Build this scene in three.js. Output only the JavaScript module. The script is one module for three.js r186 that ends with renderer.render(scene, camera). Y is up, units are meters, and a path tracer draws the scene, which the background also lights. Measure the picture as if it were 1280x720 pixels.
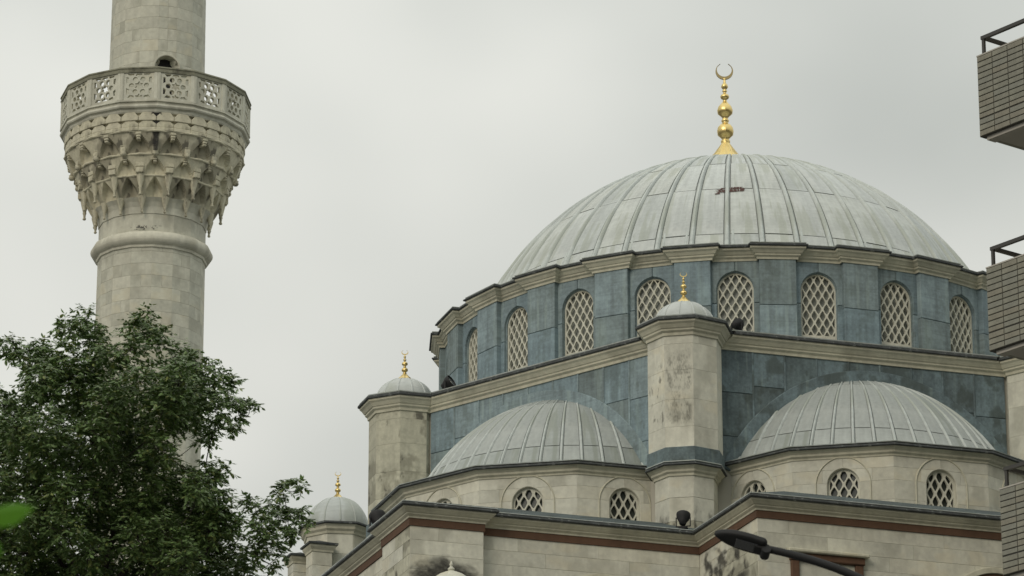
import * as THREE from 'three';
import { mergeGeometries, toCreasedNormals } from 'three/addons/utils/BufferGeometryUtils.js';
import { RoundedBoxGeometry } from 'three/addons/geometries/RoundedBoxGeometry.js';

// ------------------------------------------------------------------ camera, sky, sun, exposure
const R = Math.PI / 180;
const scene = new THREE.Scene();
const PITCH = 0.321963361, FPX = 5087.88;                 // focal length in pixels of the 1280 wide photograph
const camera = new THREE.PerspectiveCamera(2 * Math.atan(360 / FPX) / R, 1280 / 720, 0.5, 6000);
camera.position.set(0, 0, 0);                             // eye level is y = 0, the street lies at y = GROUND
camera.rotation.set(PITCH, 0, 0);
camera.focus = 76; camera.userData.fStop = 11;
const GROUND = -1.6;

const renderer = new THREE.WebGLRenderer({ antialias: true });
renderer.toneMapping = THREE.LinearToneMapping;
renderer.toneMappingExposure = 1.0;
renderer.shadowMap.enabled = true;

function rng(seed) { let s = seed >>> 0; return () => { s = (s + 0x6D2B79F5) >>> 0; let t = s; t = Math.imul(t ^ (t >>> 15), t | 1); t ^= t + Math.imul(t ^ (t >>> 7), t | 61); return ((t ^ (t >>> 14)) >>> 0) / 4294967296; }; }
const clamp = (x, a = 0, b = 1) => Math.min(b, Math.max(a, x));
const sstep = (a, b, x) => { const t = clamp((x - a) / (b - a)); return t * t * (3 - 2 * t); };
const mix = (a, b, t) => a + (b - a) * t;
function hash3(x, y, z) { let h = Math.imul(x, 374761393) ^ Math.imul(y, 668265263) ^ Math.imul(z, 2147483647 ^ 0x5bd1e995); h = Math.imul(h ^ (h >>> 13), 1274126177); return ((h ^ (h >>> 16)) >>> 0) / 4294967296; }
function noise3(x, y, z) {
  const i = Math.floor(x), j = Math.floor(y), k = Math.floor(z); let a = x - i, b = y - j, c = z - k;
  a = a * a * (3 - 2 * a); b = b * b * (3 - 2 * b); c = c * c * (3 - 2 * c); let s = 0;
  for (let q = 0; q < 8; q++) { const p = q & 1, r = (q >> 1) & 1, t = q >> 2; s += hash3(i + p, j + r, k + t) * (p ? a : 1 - a) * (r ? b : 1 - b) * (t ? c : 1 - c); }
  return s;
}
const fbm3 = (x, y, z, o = 4) => { let s = 0, a = 0.5, n = 0; for (let i = 0; i < o; i++) { s += a * noise3(x, y, z); n += a; a *= 0.5; x = x * 2.03 + 7.1; y = y * 2.03 + 3.7; z = z * 2.03 + 1.3; } return s / n; };

{ // overcast sky: CIE overcast brightness with soft cloud relief
  const w = 1536, h = 768, data = new Float32Array(w * h * 4);
  for (let j = 0; j < h; j++) for (let i = 0; i < w; i++) {
    const el = ((j + 0.5) / h - 0.5) * Math.PI, az = ((i + 0.5) / w - 0.5) * 2 * Math.PI;
    const x = Math.cos(el) * Math.cos(az), z = Math.cos(el) * Math.sin(az), y = Math.sin(el);
    const up = Math.max(y, 0);
    const n = fbm3(x * 9 + 57.0675, y * 12.6 + 1.5309, z * 9 + 7.3985, 3) - 0.5, cl = n * 0.7 + (fbm3(x * 26 + 5, y * 44 + 2, z * 26 + 9, 4) - 0.5) * 0.13;
    let L = 1.19 * (1 + 2 * up) / 3 * (1 + cl);
    if (y < 0) L = mix(L, 0.2, clamp(-y * 12));
    const t = clamp(0.4 - cl * 2.2), o = (j * w + i) * 4;
    data[o] = L * mix(1.0, 0.945, t); data[o + 1] = L * mix(1.008, 0.995, t); data[o + 2] = L * mix(0.945, 0.94, t); data[o + 3] = 1;
  }
  const tex = new THREE.DataTexture(data, w, h, THREE.RGBAFormat, THREE.FloatType);
  tex.mapping = THREE.EquirectangularReflectionMapping; tex.magFilter = tex.minFilter = THREE.LinearFilter; tex.wrapS = THREE.RepeatWrapping; tex.needsUpdate = true;
  scene.background = tex; scene.environment = tex;
}
const sun = new THREE.DirectionalLight(0xfff1de, 0.9);     // veiled sun, high over the left shoulder
sun.position.set(-44, 66, 2); sun.target.position.set(2, 18, -72);
sun.castShadow = true; sun.shadow.radius = 45; sun.shadow.mapSize.set(2048, 2048);
Object.assign(sun.shadow.camera, { left: -40, right: 40, top: 40, bottom: -40, near: 1, far: 200 });
scene.add(sun, sun.target);

// ------------------------------------------------------------------ helpers
function px(x, y) { const X = (x - 640) / FPX, Y = (360 - y) / FPX, c = Math.cos(PITCH), s = Math.sin(PITCH); return new THREE.Vector3(X, Y * c + s, Y * s - c); }
function pxAt(x, y, z) { const d = px(x, y); return d.multiplyScalar(z / -d.z); }     // the point of that pixel z metres away
function add(name, geo, mat, parent) {
  const m = new THREE.Mesh(geo, mat); m.name = name; m.castShadow = m.receiveShadow = true;
  if (parent.userData.top) m.position.y += -GROUND;
  parent.add(m); return m;
}
function group(name, parent) { const g = new THREE.Group(); g.name = name; parent.add(g); if (parent.userData.top) g.position.y += -GROUND; return g; }
function thing(name, label, category, x, z, turn = 0, grp) {   // base on the street
  const g = new THREE.Group(); g.name = name; g.position.set(x, GROUND, z); g.rotation.y = turn; scene.add(g);
  g.userData = { label, category, top: true }; if (grp) g.userData.group = grp; return g;
}
class GB { // triangles with uv, flat faces unless normals are given
  constructor() { this.p = []; this.u = []; this.n = []; }
  tri(a, b, c, ua, ub, uc, na, nb, nc) {
    if (!na) { const e = [b[0] - a[0], b[1] - a[1], b[2] - a[2]], f = [c[0] - a[0], c[1] - a[1], c[2] - a[2]]; const n = [e[1] * f[2] - e[2] * f[1], e[2] * f[0] - e[0] * f[2], e[0] * f[1] - e[1] * f[0]], l = Math.hypot(...n) || 1; if (l < 1e-12) return; na = nb = nc = [n[0] / l, n[1] / l, n[2] / l]; }
    this.p.push(...a, ...b, ...c); this.u.push(...ua, ...ub, ...uc); this.n.push(...na, ...nb, ...nc);
  }
  quad(a, b, c, d, ua, ub, uc, ud) { this.tri(a, b, c, ua, ub, uc); this.tri(a, c, d, ua, uc, ud); }
  geo() { const g = new THREE.BufferGeometry(); g.setAttribute('position', new THREE.Float32BufferAttribute(this.p, 3)); g.setAttribute('normal', new THREE.Float32BufferAttribute(this.n, 3)); g.setAttribute('uv', new THREE.Float32BufferAttribute(this.u, 2)); return g; }
}
// frame of a vertical face: x along it, y up, z out of it; n = heading of the outward normal in degrees from +z towards +x
function face(n, d, cx = 0, cz = 0) { const s = Math.sin(n * R), c = Math.cos(n * R); return new THREE.Matrix4().set(c, 0, s, cx + s * d, 0, 1, 0, 0, -s, 0, c, cz + c * d, 0, 0, 0, 1); }
function slab(poly, z0, z1, bev = 0.006, uo = 0, vo = 0) { // a thin piece with chamfered edges: poly counter-clockwise in x, y
  const b = new GB(), n = poly.length, ins = [];
  for (let i = 0; i < n; i++) {
    const p = poly[(i + n - 1) % n], q = poly[i], r = poly[(i + 1) % n];
    let ax = q[0] - p[0], ay = q[1] - p[1], bx = r[0] - q[0], by = r[1] - q[1]; const la = Math.hypot(ax, ay) || 1, lb = Math.hypot(bx, by) || 1; ax /= la; ay /= la; bx /= lb; by /= lb;
    const nx = -ay - by, ny = ax + bx, k = 1 + ax * bx + ay * by; const f = bev / Math.max(k, 0.35); ins.push([q[0] + nx * f, q[1] + ny * f]);
  }
  const uv = (p) => [p[0] + uo, p[1] + vo];
  const tri = n === 4 ? [[0, 1, 2], [0, 2, 3]] : THREE.ShapeUtils.triangulateShape(poly.map((p) => new THREE.Vector2(p[0], p[1])), []);
  for (const [i, j, k] of tri) b.tri([...ins[i], z1], [...ins[j], z1], [...ins[k], z1], uv(ins[i]), uv(ins[j]), uv(ins[k]));
  for (let i = 0; i < n; i++) {
    const j = (i + 1) % n, p = poly[i], q = poly[j];
    b.quad([...p, z1 - bev], [...q, z1 - bev], [...ins[j], z1], [...ins[i], z1], uv(p), uv(q), uv(ins[j]), uv(ins[i]));
    b.quad([...p, z0], [...q, z0], [...q, z1 - bev], [...p, z1 - bev], uv(p), uv(q), uv(q), uv(p));
  }
  return b.geo();
}
const rect = (x0, x1, y0, y1) => [[x0, y0], [x1, y0], [x1, y1], [x0, y1]];
function sweep(path, prof, closed = false) { // moulding along a plan line (x, z), outward side by left-to-right order; prof = [out, height] from below upwards
  const n = path.length, off = [];
  const nor = (a, b) => { const dx = b[0] - a[0], dz = b[1] - a[1], l = Math.hypot(dx, dz) || 1; return [-dz / l, dx / l]; };
  for (let i = 0; i < n; i++) {
    const a = closed || i > 0 ? nor(path[(i + n - 1) % n], path[i]) : nor(path[i], path[i + 1]), b = closed || i < n - 1 ? nor(path[i], path[(i + 1) % n]) : a;
    const k = 1 + a[0] * b[0] + a[1] * b[1]; off.push([(a[0] + b[0]) / k, (a[1] + b[1]) / k]);
  }
  const g = new GB(); let L = 0;
  for (let i = 0; i < (closed ? n : n - 1); i++) {
    const j = (i + 1) % n, l = Math.hypot(path[j][0] - path[i][0], path[j][1] - path[i][1]); let V = 0;
    for (let k = 0; k + 1 < prof.length; k++) {
      const [o0, h0] = prof[k], [o1, h1] = prof[k + 1], v = Math.hypot(o1 - o0, h1 - h0);
      const P = (q, o, h) => [path[q][0] + off[q][0] * o, h, path[q][1] + off[q][1] * o];
      g.quad(P(i, o0, h0), P(j, o0, h0), P(j, o1, h1), P(i, o1, h1), [L, V], [L + l, V], [L + l, V + v], [L, V + v]); V += v;
    }
    L += l;
  }
  return g.geo();
}
const ngon = (n, r, turn = 0, cx = 0, cz = 0) => Array.from({ length: n }, (_, i) => { const a = turn * R + i * 2 * Math.PI / n; return [cx + r * Math.sin(a), cz + r * Math.cos(a)]; });
function flatRoof(pts, h) { const s = new THREE.Shape(pts.map(([x, z]) => new THREE.Vector2(x, -z))); const g = new THREE.ShapeGeometry(s); g.rotateX(-Math.PI / 2); g.translate(0, h, 0); return g; }
function tube(pts, r0, r1, seg = 6, n = 8) {
  const c = new THREE.CatmullRomCurve3(pts), g = new THREE.TubeGeometry(c, n, 1, seg, false), p = g.attributes.position, v = new THREE.Vector3(), q = new THREE.Vector3();
  for (let i = 0; i <= n; i++) { c.getPointAt(i / n, q); const r = mix(r0, r1, i / n); for (let k = 0; k <= seg; k++) { const o = i * (seg + 1) + k; v.fromBufferAttribute(p, o).sub(q).setLength(r).add(q); p.setXYZ(o, v.x, v.y, v.z); } }
  return g;
}
function merged(list) { return mergeGeometries(list.map((g) => { const q = g.index ? g.toNonIndexed() : g; for (const k of Object.keys(q.attributes)) if (!['position', 'normal', 'uv'].includes(k)) q.deleteAttribute(k); return q; })); }

// ------------------------------------------------------------------ textures and materials
function pnoise(x, y, p, q, s) { const i = Math.floor(x), j = Math.floor(y); let a = x - i, b = y - j; a = a * a * (3 - 2 * a); b = b * b * (3 - 2 * b); const m = (v, k) => ((v % k) + k) % k; const f = (u, v) => hash3(m(u, p), m(v, q), s); return mix(mix(f(i, j), f(i + 1, j), a), mix(f(i, j + 1), f(i + 1, j + 1), a), b); }
function pf(u, v, p, q, s, o = 4) { let t = 0, a = 0.5, n = 0; for (let k = 0; k < o; k++) { t += a * pnoise(u * p, v * q, p, q, s + k); n += a; a *= 0.55; p *= 2; q *= 2; } return t / n; }
function tex(size, metres, fn, srgb = true) {
  const d = new Uint8Array(size * size * 4);
  for (let j = 0; j < size; j++) for (let i = 0; i < size; i++) { const c = fn(i / size, j / size), o = (j * size + i) * 4; d[o] = clamp(c[0]) * 255; d[o + 1] = clamp(c[1]) * 255; d[o + 2] = clamp(c[2]) * 255; d[o + 3] = 255; }
  const t = new THREE.DataTexture(d, size, size); if (srgb) t.colorSpace = THREE.SRGBColorSpace; t.wrapS = t.wrapT = THREE.RepeatWrapping; t.magFilter = THREE.LinearFilter; t.minFilter = THREE.LinearMipmapLinearFilter; t.generateMipmaps = true; t.repeat.set(1 / metres, 1 / metres); t.needsUpdate = true; return t;
}
const gray = (v) => [v, v, v];
const mul = (c, k) => [c[0] * k, c[1] * k, c[2] * k];
const lerp3 = (a, b, t) => [mix(a[0], b[0], t), mix(a[1], b[1], t), mix(a[2], b[2], t)];
const stoneTex = tex(512, 4.0, (u, v) => {
  const b = pf(u, v, 5, 5, 1), f = pf(u, v, 60, 60, 9, 3), s = pf(u, v, 46, 3, 17, 3), g = sstep(0.56, 0.74, pf(u, v, 7, 4, 31, 5)), w = sstep(0.6, 0.75, pf(u, v, 6, 9, 41, 4));
  let c = mul([0.75, 0.742, 0.69], 0.88 + 0.16 * b + 0.11 * (f - 0.5) + 0.08 * (s - 0.5));
  c = lerp3(c, [0.52, 0.51, 0.46], g * 0.35); return lerp3(c, [0.75, 0.71, 0.61], w * 0.3);
});
const grimeTex = tex(512, 3.0, (u, v) => {
  const b = pf(u, v, 5, 5, 71), f = pf(u, v, 60, 60, 79, 3), s = pf(u, v, 40, 3, 77, 3), g = sstep(0.5, 0.64, pf(u, v, 8, 6, 83, 5)) , k = sstep(0.6, 0.7, pf(u, v, 22, 12, 88, 4));
  let c = mul([0.71, 0.7, 0.635], 0.86 + 0.2 * b + 0.14 * (f - 0.5) + 0.1 * (s - 0.5));
  c = lerp3(c, [0.44, 0.43, 0.38], g * 0.5); return lerp3(c, [0.27, 0.265, 0.24], k * g * 0.6);
});
const stoneBump = tex(512, 1.5, (u, v) => gray(0.5 + 0.5 * (pf(u, v, 20, 20, 5, 5) - 0.5) + 0.2 * (pf(u, v, 120, 120, 6, 2) - 0.5)), false);
const leadTex = tex(512, 3.2, (u, v) => {
  const b = pf(u, v, 4, 5, 3), f = pf(u, v, 70, 70, 13, 3), s = pf(u, v, 60, 2, 23, 3), h = pf(u, v, 3, 80, 29, 2), w = sstep(0.52, 0.72, pf(u, v, 14, 5, 33, 4));
  let c = mul([0.715, 0.735, 0.725], 0.87 + 0.17 * b + 0.08 * (f - 0.5) + 0.11 * (s - 0.5) + 0.05 * (h - 0.5));
  c = lerp3(c, [0.78, 0.79, 0.77], w * 0.3); return lerp3(c, [0.56, 0.58, 0.53], sstep(0.58, 0.72, pf(u, v, 24, 3, 37, 4)) * 0.4);
});
const slateTex = tex(512, 2.4, (u, v) => {
  const b = pf(u, v, 5, 5, 43), f = pf(u, v, 64, 64, 47, 3), s = pf(u, v, 36, 2, 53, 4), h = pf(u, v, 4, 90, 59, 2), w = sstep(0.58, 0.78, pf(u, v, 26, 2, 61, 4));
  let c = mul([0.53, 0.59, 0.605], 0.8 + 0.26 * b + 0.18 * (f - 0.5) + 0.26 * (s - 0.5) + 0.12 * (h - 0.5));
  c = lerp3(c, [0.62, 0.68, 0.66], w * 0.38); return lerp3(c, [0.36, 0.4, 0.385], sstep(0.55, 0.75, pf(u, v, 9, 6, 67, 5)) * 0.4);
});
const slateOldShadedTex = tex(512, 2.4, (u, v) => { // weathered sheet with algae and worn streaks; right wall shade painted into darker base
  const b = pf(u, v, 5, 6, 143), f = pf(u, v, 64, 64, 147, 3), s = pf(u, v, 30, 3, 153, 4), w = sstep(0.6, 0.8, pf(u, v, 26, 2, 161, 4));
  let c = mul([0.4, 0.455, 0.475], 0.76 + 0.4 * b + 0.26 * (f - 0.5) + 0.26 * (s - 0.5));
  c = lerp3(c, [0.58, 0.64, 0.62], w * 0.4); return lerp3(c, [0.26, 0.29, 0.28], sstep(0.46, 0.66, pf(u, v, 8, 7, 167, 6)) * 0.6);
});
const capTex = tex(256, 1.2, (u, v) => { const f = pf(u, v, 26, 26, 91, 4), w = sstep(0.62, 0.78, pf(u, v, 16, 22, 93, 4)); return lerp3(mul([0.26, 0.275, 0.275], 0.7 + 0.6 * f), [0.6, 0.61, 0.59], w * 0.75); });
const tileTex = tex(256, 0.9, (u, v) => { const f = pf(u, v, 50, 50, 101, 3), b = pf(u, v, 6, 6, 103); return mul([0.565, 0.55, 0.5], 0.84 + 0.2 * b + 0.14 * (f - 0.5)); });
const barkTex = tex(256, 0.6, (u, v) => mul([0.2, 0.18, 0.155], 0.5 + 0.9 * pf(u, v, 20, 5, 111, 4)));
const streetTex = tex(512, 8, (u, v) => mul([0.42, 0.42, 0.41], 0.75 + 0.3 * pf(u, v, 6, 6, 121) + 0.2 * (pf(u, v, 100, 100, 123, 3) - 0.5)));
function vary(base, map, o, tints, bump, bs) { // a few variants of one material, each with its own cut of the texture
  return tints.map((k, i) => { const t = map.clone(); t.offset.set(i * 0.37 + 0.11, i * 0.53 + 0.07); t.needsUpdate = true; const m = new THREE.MeshStandardMaterial({ map: t, ...o, color: new THREE.Color(k[0], k[1], k[2]) }); if (bump) { m.bumpMap = bump; m.bumpScale = bs; } return m; });
}
const M = {};
M.stone = vary('stone', stoneTex, { roughness: 0.9 }, [[1.25, 1.265, 1.27], [1.28, 1.29, 1.29], [1.22, 1.24, 1.25], [1.28, 1.28, 1.26]], stoneBump, 0.006);
M.grime = vary('grime', grimeTex, { roughness: 0.92 }, [[1.12, 1.13, 1.11], [1.06, 1.07, 1.05]], stoneBump, 0.006);
M.minaret = vary('minaret', stoneTex, { roughness: 0.92 }, [[1.08, 1.095, 1.08], [1.09, 1.1, 1.085], [1.065, 1.085, 1.07]], stoneBump, 0.006);
M.muqarnas = vary('muqarnas', grimeTex, { roughness: 0.93 }, [[1.35, 1.32, 1.24], [1.28, 1.25, 1.19]], stoneBump, 0.012);
M.cornice = new THREE.MeshStandardMaterial({ map: stoneTex, color: new THREE.Color(1.14, 1.13, 1.05), roughness: 0.85, bumpMap: stoneBump, bumpScale: 0.004 });
M.lead = vary('lead', leadTex, { roughness: 0.62 }, [[1.13, 1.13, 1.14], [1.17, 1.17, 1.18], [1.08, 1.09, 1.1], [1.14, 1.135, 1.12]], stoneBump, 0.004);
M.leadDark = vary('lead', leadTex, { roughness: 0.66 }, [[0.76, 0.78, 0.775], [0.86, 0.87, 0.865], [0.7, 0.72, 0.715]], stoneBump, 0.005);  // darker tints of the same lead for the half domes
M.rib = new THREE.MeshStandardMaterial({ map: leadTex, color: new THREE.Color(1.1, 1.12, 1.12), roughness: 0.6, bumpMap: stoneBump, bumpScale: 0.004 });
M.seam = new THREE.MeshStandardMaterial({ color: new THREE.Color(0.3, 0.31, 0.3), roughness: 0.9 });
M.slate = vary('slate', slateTex, { roughness: 0.7 }, [[0.95, 0.96, 0.95], [1.03, 1.06, 1.08], [0.82, 0.83, 0.81], [0.88, 0.94, 0.99]], stoneBump, 0.005);
M.slateOldShaded = vary('slateOldShaded', slateOldShadedTex, { roughness: 0.75 }, [[0.95, 0.97, 0.95], [1.08, 1.12, 1.12], [0.86, 0.88, 0.85]], stoneBump, 0.008);
M.cap = new THREE.MeshStandardMaterial({ map: capTex, roughness: 0.8, bumpMap: stoneBump, bumpScale: 0.01 });
M.roofLead = new THREE.MeshStandardMaterial({ map: slateTex, color: new THREE.Color(0.33, 0.335, 0.325), roughness: 1, bumpMap: stoneBump, bumpScale: 0.02 });
M.mortar = new THREE.MeshStandardMaterial({ color: new THREE.Color(0.47, 0.455, 0.39), roughness: 0.95 });
M.joint = new THREE.MeshStandardMaterial({ color: new THREE.Color(0.07, 0.068, 0.06), roughness: 0.95 });
M.algae = new THREE.MeshStandardMaterial({ map: grimeTex, color: new THREE.Color(0.55, 0.56, 0.52), roughness: 0.95, bumpMap: stoneBump, bumpScale: 0.01 });
function stainMat(seed, fn, col) { // patchy dirt: a ragged mask on a thin sheet
  const n = 128, d = new Uint8Array(n * n * 4); for (let j = 0; j < n; j++) for (let i = 0; i < n; i++) { const v = clamp(fn((i + 0.5) / n, (j + 0.5) / n, seed)) * 255, o = (j * n + i) * 4; d[o] = d[o + 1] = d[o + 2] = v; d[o + 3] = 255; }
  const t = new THREE.DataTexture(d, n, n); t.magFilter = t.minFilter = THREE.LinearFilter; t.needsUpdate = true;
  return new THREE.MeshStandardMaterial({ color: new THREE.Color(...col), alphaMap: t, transparent: true, roughness: 0.97, polygonOffset: true, polygonOffsetFactor: -1 });
}
const sheet = (x0, x1, y0, y1, z) => { const g = new THREE.PlaneGeometry(x1 - x0, y1 - y0); g.translate((x0 + x1) / 2, (y0 + y1) / 2, z); return g; };
M.brown = new THREE.MeshStandardMaterial({ map: stoneTex, color: new THREE.Color(0.25, 0.14, 0.097), roughness: 0.85, bumpMap: stoneBump, bumpScale: 0.005 });
M.lattice = new THREE.MeshStandardMaterial({ map: stoneTex, color: new THREE.Color(1.2, 1.21, 1.2), roughness: 0.85 });
M.glass = new THREE.MeshPhysicalMaterial({ color: new THREE.Color(0.05, 0.06, 0.053), roughness: 0.22, ior: 1.5 });
M.glassPale = new THREE.MeshPhysicalMaterial({ color: new THREE.Color(0.27, 0.285, 0.26), roughness: 0.5, ior: 1.5 });
M.gold = new THREE.MeshPhysicalMaterial({ color: new THREE.Color(0.74, 0.57, 0.24), metalness: 1, roughness: 0.32, bumpMap: stoneBump, bumpScale: 0.004 });
M.black = new THREE.MeshStandardMaterial({ color: new THREE.Color(0.009, 0.009, 0.01), roughness: 0.7 });
M.finialTip = new THREE.MeshStandardMaterial({ color: new THREE.Color(0.36, 0.29, 0.15), metalness: 0.85, roughness: 0.45 });
M.lens = new THREE.MeshPhysicalMaterial({ color: new THREE.Color(0.2, 0.22, 0.23), roughness: 0.08, clearcoat: 1 });
M.rail = new THREE.MeshStandardMaterial({ color: new THREE.Color(0.055, 0.052, 0.047), roughness: 0.45, metalness: 0.3 });
M.tile = vary('tile', tileTex, { roughness: 0.6 }, [[0.86, 0.9, 0.88], [0.95, 0.98, 0.95], [0.78, 0.81, 0.8], [0.9, 0.9, 0.86], [0.82, 0.87, 0.88]]);
M.soffit = new THREE.MeshStandardMaterial({ color: new THREE.Color(0.42, 0.4, 0.355), roughness: 0.85 });
M.bark = new THREE.MeshStandardMaterial({ map: barkTex, roughness: 0.95 });
M.rust = new THREE.MeshStandardMaterial({ map: grimeTex, color: new THREE.Color(0.3, 0.13, 0.1), roughness: 0.95 });
const pick = (a, r) => a[Math.floor(r() * a.length) % a.length];

// ------------------------------------------------------------------ ground
{
  const g = new THREE.PlaneGeometry(1600, 1600); g.rotateX(-Math.PI / 2); const uv = g.attributes.uv; for (let i = 0; i < uv.count; i++) uv.setXY(i, uv.getX(i) * 1600, uv.getY(i) * 1600);
  const m = new THREE.Mesh(g, new THREE.MeshStandardMaterial({ map: streetTex, roughness: 0.95 })); m.name = 'ground'; m.position.y = GROUND; m.receiveShadow = true;
  m.userData = { kind: 'structure', label: 'grey paved ground around the mosque and street', category: 'ground' }; scene.add(m);
}

// ------------------------------------------------------------------ shared builders
function arch(hw, v0, vs, k = 1.035, n = 9) { // pointed arch outline, counter-clockwise
  const r = k * hw, cx = hw - r, am = Math.acos((r - hw) / r), p = [[-hw, v0], [hw, v0]];
  for (let i = 0; i <= n; i++) { const a = am * i / n; p.push([cx + r * Math.cos(a), vs + r * Math.sin(a)]); }
  for (let i = n - 1; i >= 0; i--) { const a = am * i / n; p.push([-(cx + r * Math.cos(a)), vs + r * Math.sin(a)]); }
  return p;
}
const archHalf = (y, hw, v0, vs, k = 1.035) => { if (y < v0) return 0; if (y <= vs) return hw; const r = k * hw, q = r * r - (y - vs) * (y - vs); return q <= 0 ? 0 : Math.max(0, hw - r + Math.sqrt(q)); };
const archTop = (hw, vs, k = 1.035) => vs + k * hw * Math.sin(Math.acos((k - 1) / k));
function clipped(x0, x1, y0, y1, half, side) { // block x0..x1 on one side (-1 left, 1 right) of an opening of half width half(y) round x = 0
  const N = 40, inner = [], outer = side > 0 ? x1 : -x0, near = side > 0 ? x0 : -x1; let any = false, cut = false;
  for (let i = 0; i <= N; i++) { const y = mix(y0, y1, i / N), w = Math.min(outer, Math.max(near, half(y))); inner.push([w, y]); if (outer - w > 0.012) any = true; if (w > near + 1e-4) cut = true; }
  if (!any) return null;
  let pts;
  if (!cut) pts = [[near, y0], [outer, y0], [outer, y1], [near, y1]];
  else { pts = [[outer, y0], [outer, y1]]; for (let i = N; i >= 0; i--) pts.push(inner[i]); const q = []; for (const p of pts) { const l = q[q.length - 1]; if (!l || Math.hypot(l[0] - p[0], l[1] - p[1]) > 0.004) q.push(p); } if (q.length > 2 && Math.hypot(q[0][0] - q[q.length - 1][0], q[0][1] - q[q.length - 1][1]) < 0.004) q.pop(); pts = q; }
  if (pts.length < 3) return null;
  if (side < 0) pts = pts.map(([x, y]) => [-x, y]).reverse();
  let a = 0; for (let i = 0; i < pts.length; i++) { const p = pts[i], q = pts[(i + 1) % pts.length]; a += p[0] * q[1] - q[0] * p[1]; }
  return Math.abs(a) < 0.002 ? null : pts;
}
function clipPoly(sub, clip) { // Sutherland-Hodgman against a convex counter-clockwise outline
  let out = sub;
  for (let i = 0; i < clip.length && out.length; i++) {
    const a = clip[i], b = clip[(i + 1) % clip.length], ins = (p) => (b[0] - a[0]) * (p[1] - a[1]) - (b[1] - a[1]) * (p[0] - a[0]); const src = out; out = [];
    for (let j = 0; j < src.length; j++) { const p = src[j], q = src[(j + 1) % src.length], s = ins(p), t = ins(q); if (s >= 0) out.push(p); if ((s >= 0) !== (t >= 0)) { const f = s / (s - t); out.push([mix(p[0], q[0], f), mix(p[1], q[1], f)]); } }
  }
  return out;
}
const area = (p) => { let a = 0; for (let i = 0; i < p.length; i++) { const q = p[(i + 1) % p.length]; a += p[i][0] * q[1] - q[0] * p[i][1]; } return a / 2; };
function latticeGeo(hw, v0, vs, px_, py_, bar, depth, sill) {
  const s = new THREE.Shape(arch(hw, v0, vs).map(([x, y]) => new THREE.Vector2(x, y))), clip = arch(hw - bar * 0.9, v0 + sill, vs), top = archTop(hw, vs);
  const sc = 0.745 - (bar - 0.043) * 1.5, a = px_ / 2 * sc, b = py_ * sc;
  for (let j = 0, y = v0 + sill * 0.8; y < top + py_; j++, y += py_) for (let i = -6; i <= 6; i++) {
    const x = (i + (j % 2 ? 0.5 : 0)) * px_, hole = []; const K = Array.from({ length: 12 }, (_, q) => { const t = (q + 0.5) * Math.PI / 6, cx = Math.cos(t), cy = Math.sin(t), e = 1 / 1.27; return [a * Math.sign(cx) * Math.pow(Math.abs(cx), 2 * e) , b * Math.sign(cy) * Math.pow(Math.abs(cy), 2 * e)]; });
    for (const [p, q] of K) hole.push([x + p, y + q]);
    const h = clipPoly(hole, clip), q = []; for (const p of h) { const l = q[q.length - 1]; if (!l || Math.hypot(l[0] - p[0], l[1] - p[1]) > 0.003) q.push(p); }
    { const f = q[0], l = q[q.length - 1]; if (q.length > 3 && Math.hypot(f[0] - l[0], f[1] - l[1]) < 0.003) q.pop(); }
    if (q.length > 2 && area(q) > 0.0009) s.holes.push(new THREE.Path(q.map(([p, r]) => new THREE.Vector2(p, r))));
  }
  const g = new THREE.ExtrudeGeometry(s, { depth, bevelEnabled: false, curveSegments: 2 }); return g;
}
function archRing(hwO, hwI, v0, vs, depth, kO = 1.035) {
  const s = new THREE.Shape(arch(hwO, v0, vs, kO, 14).map(([x, y]) => new THREE.Vector2(x, y))); s.holes.push(new THREE.Path(arch(hwI, v0 + 0.0001, vs, kO, 14).map(([x, y]) => new THREE.Vector2(x, y + (y === v0 + 0.0001 ? 0.02 : 0)))));
  return new THREE.ExtrudeGeometry(s, { depth, bevelEnabled: true, bevelThickness: 0.008, bevelSize: 0.008, bevelOffset: -0.008, bevelSegments: 1 });
}
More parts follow.
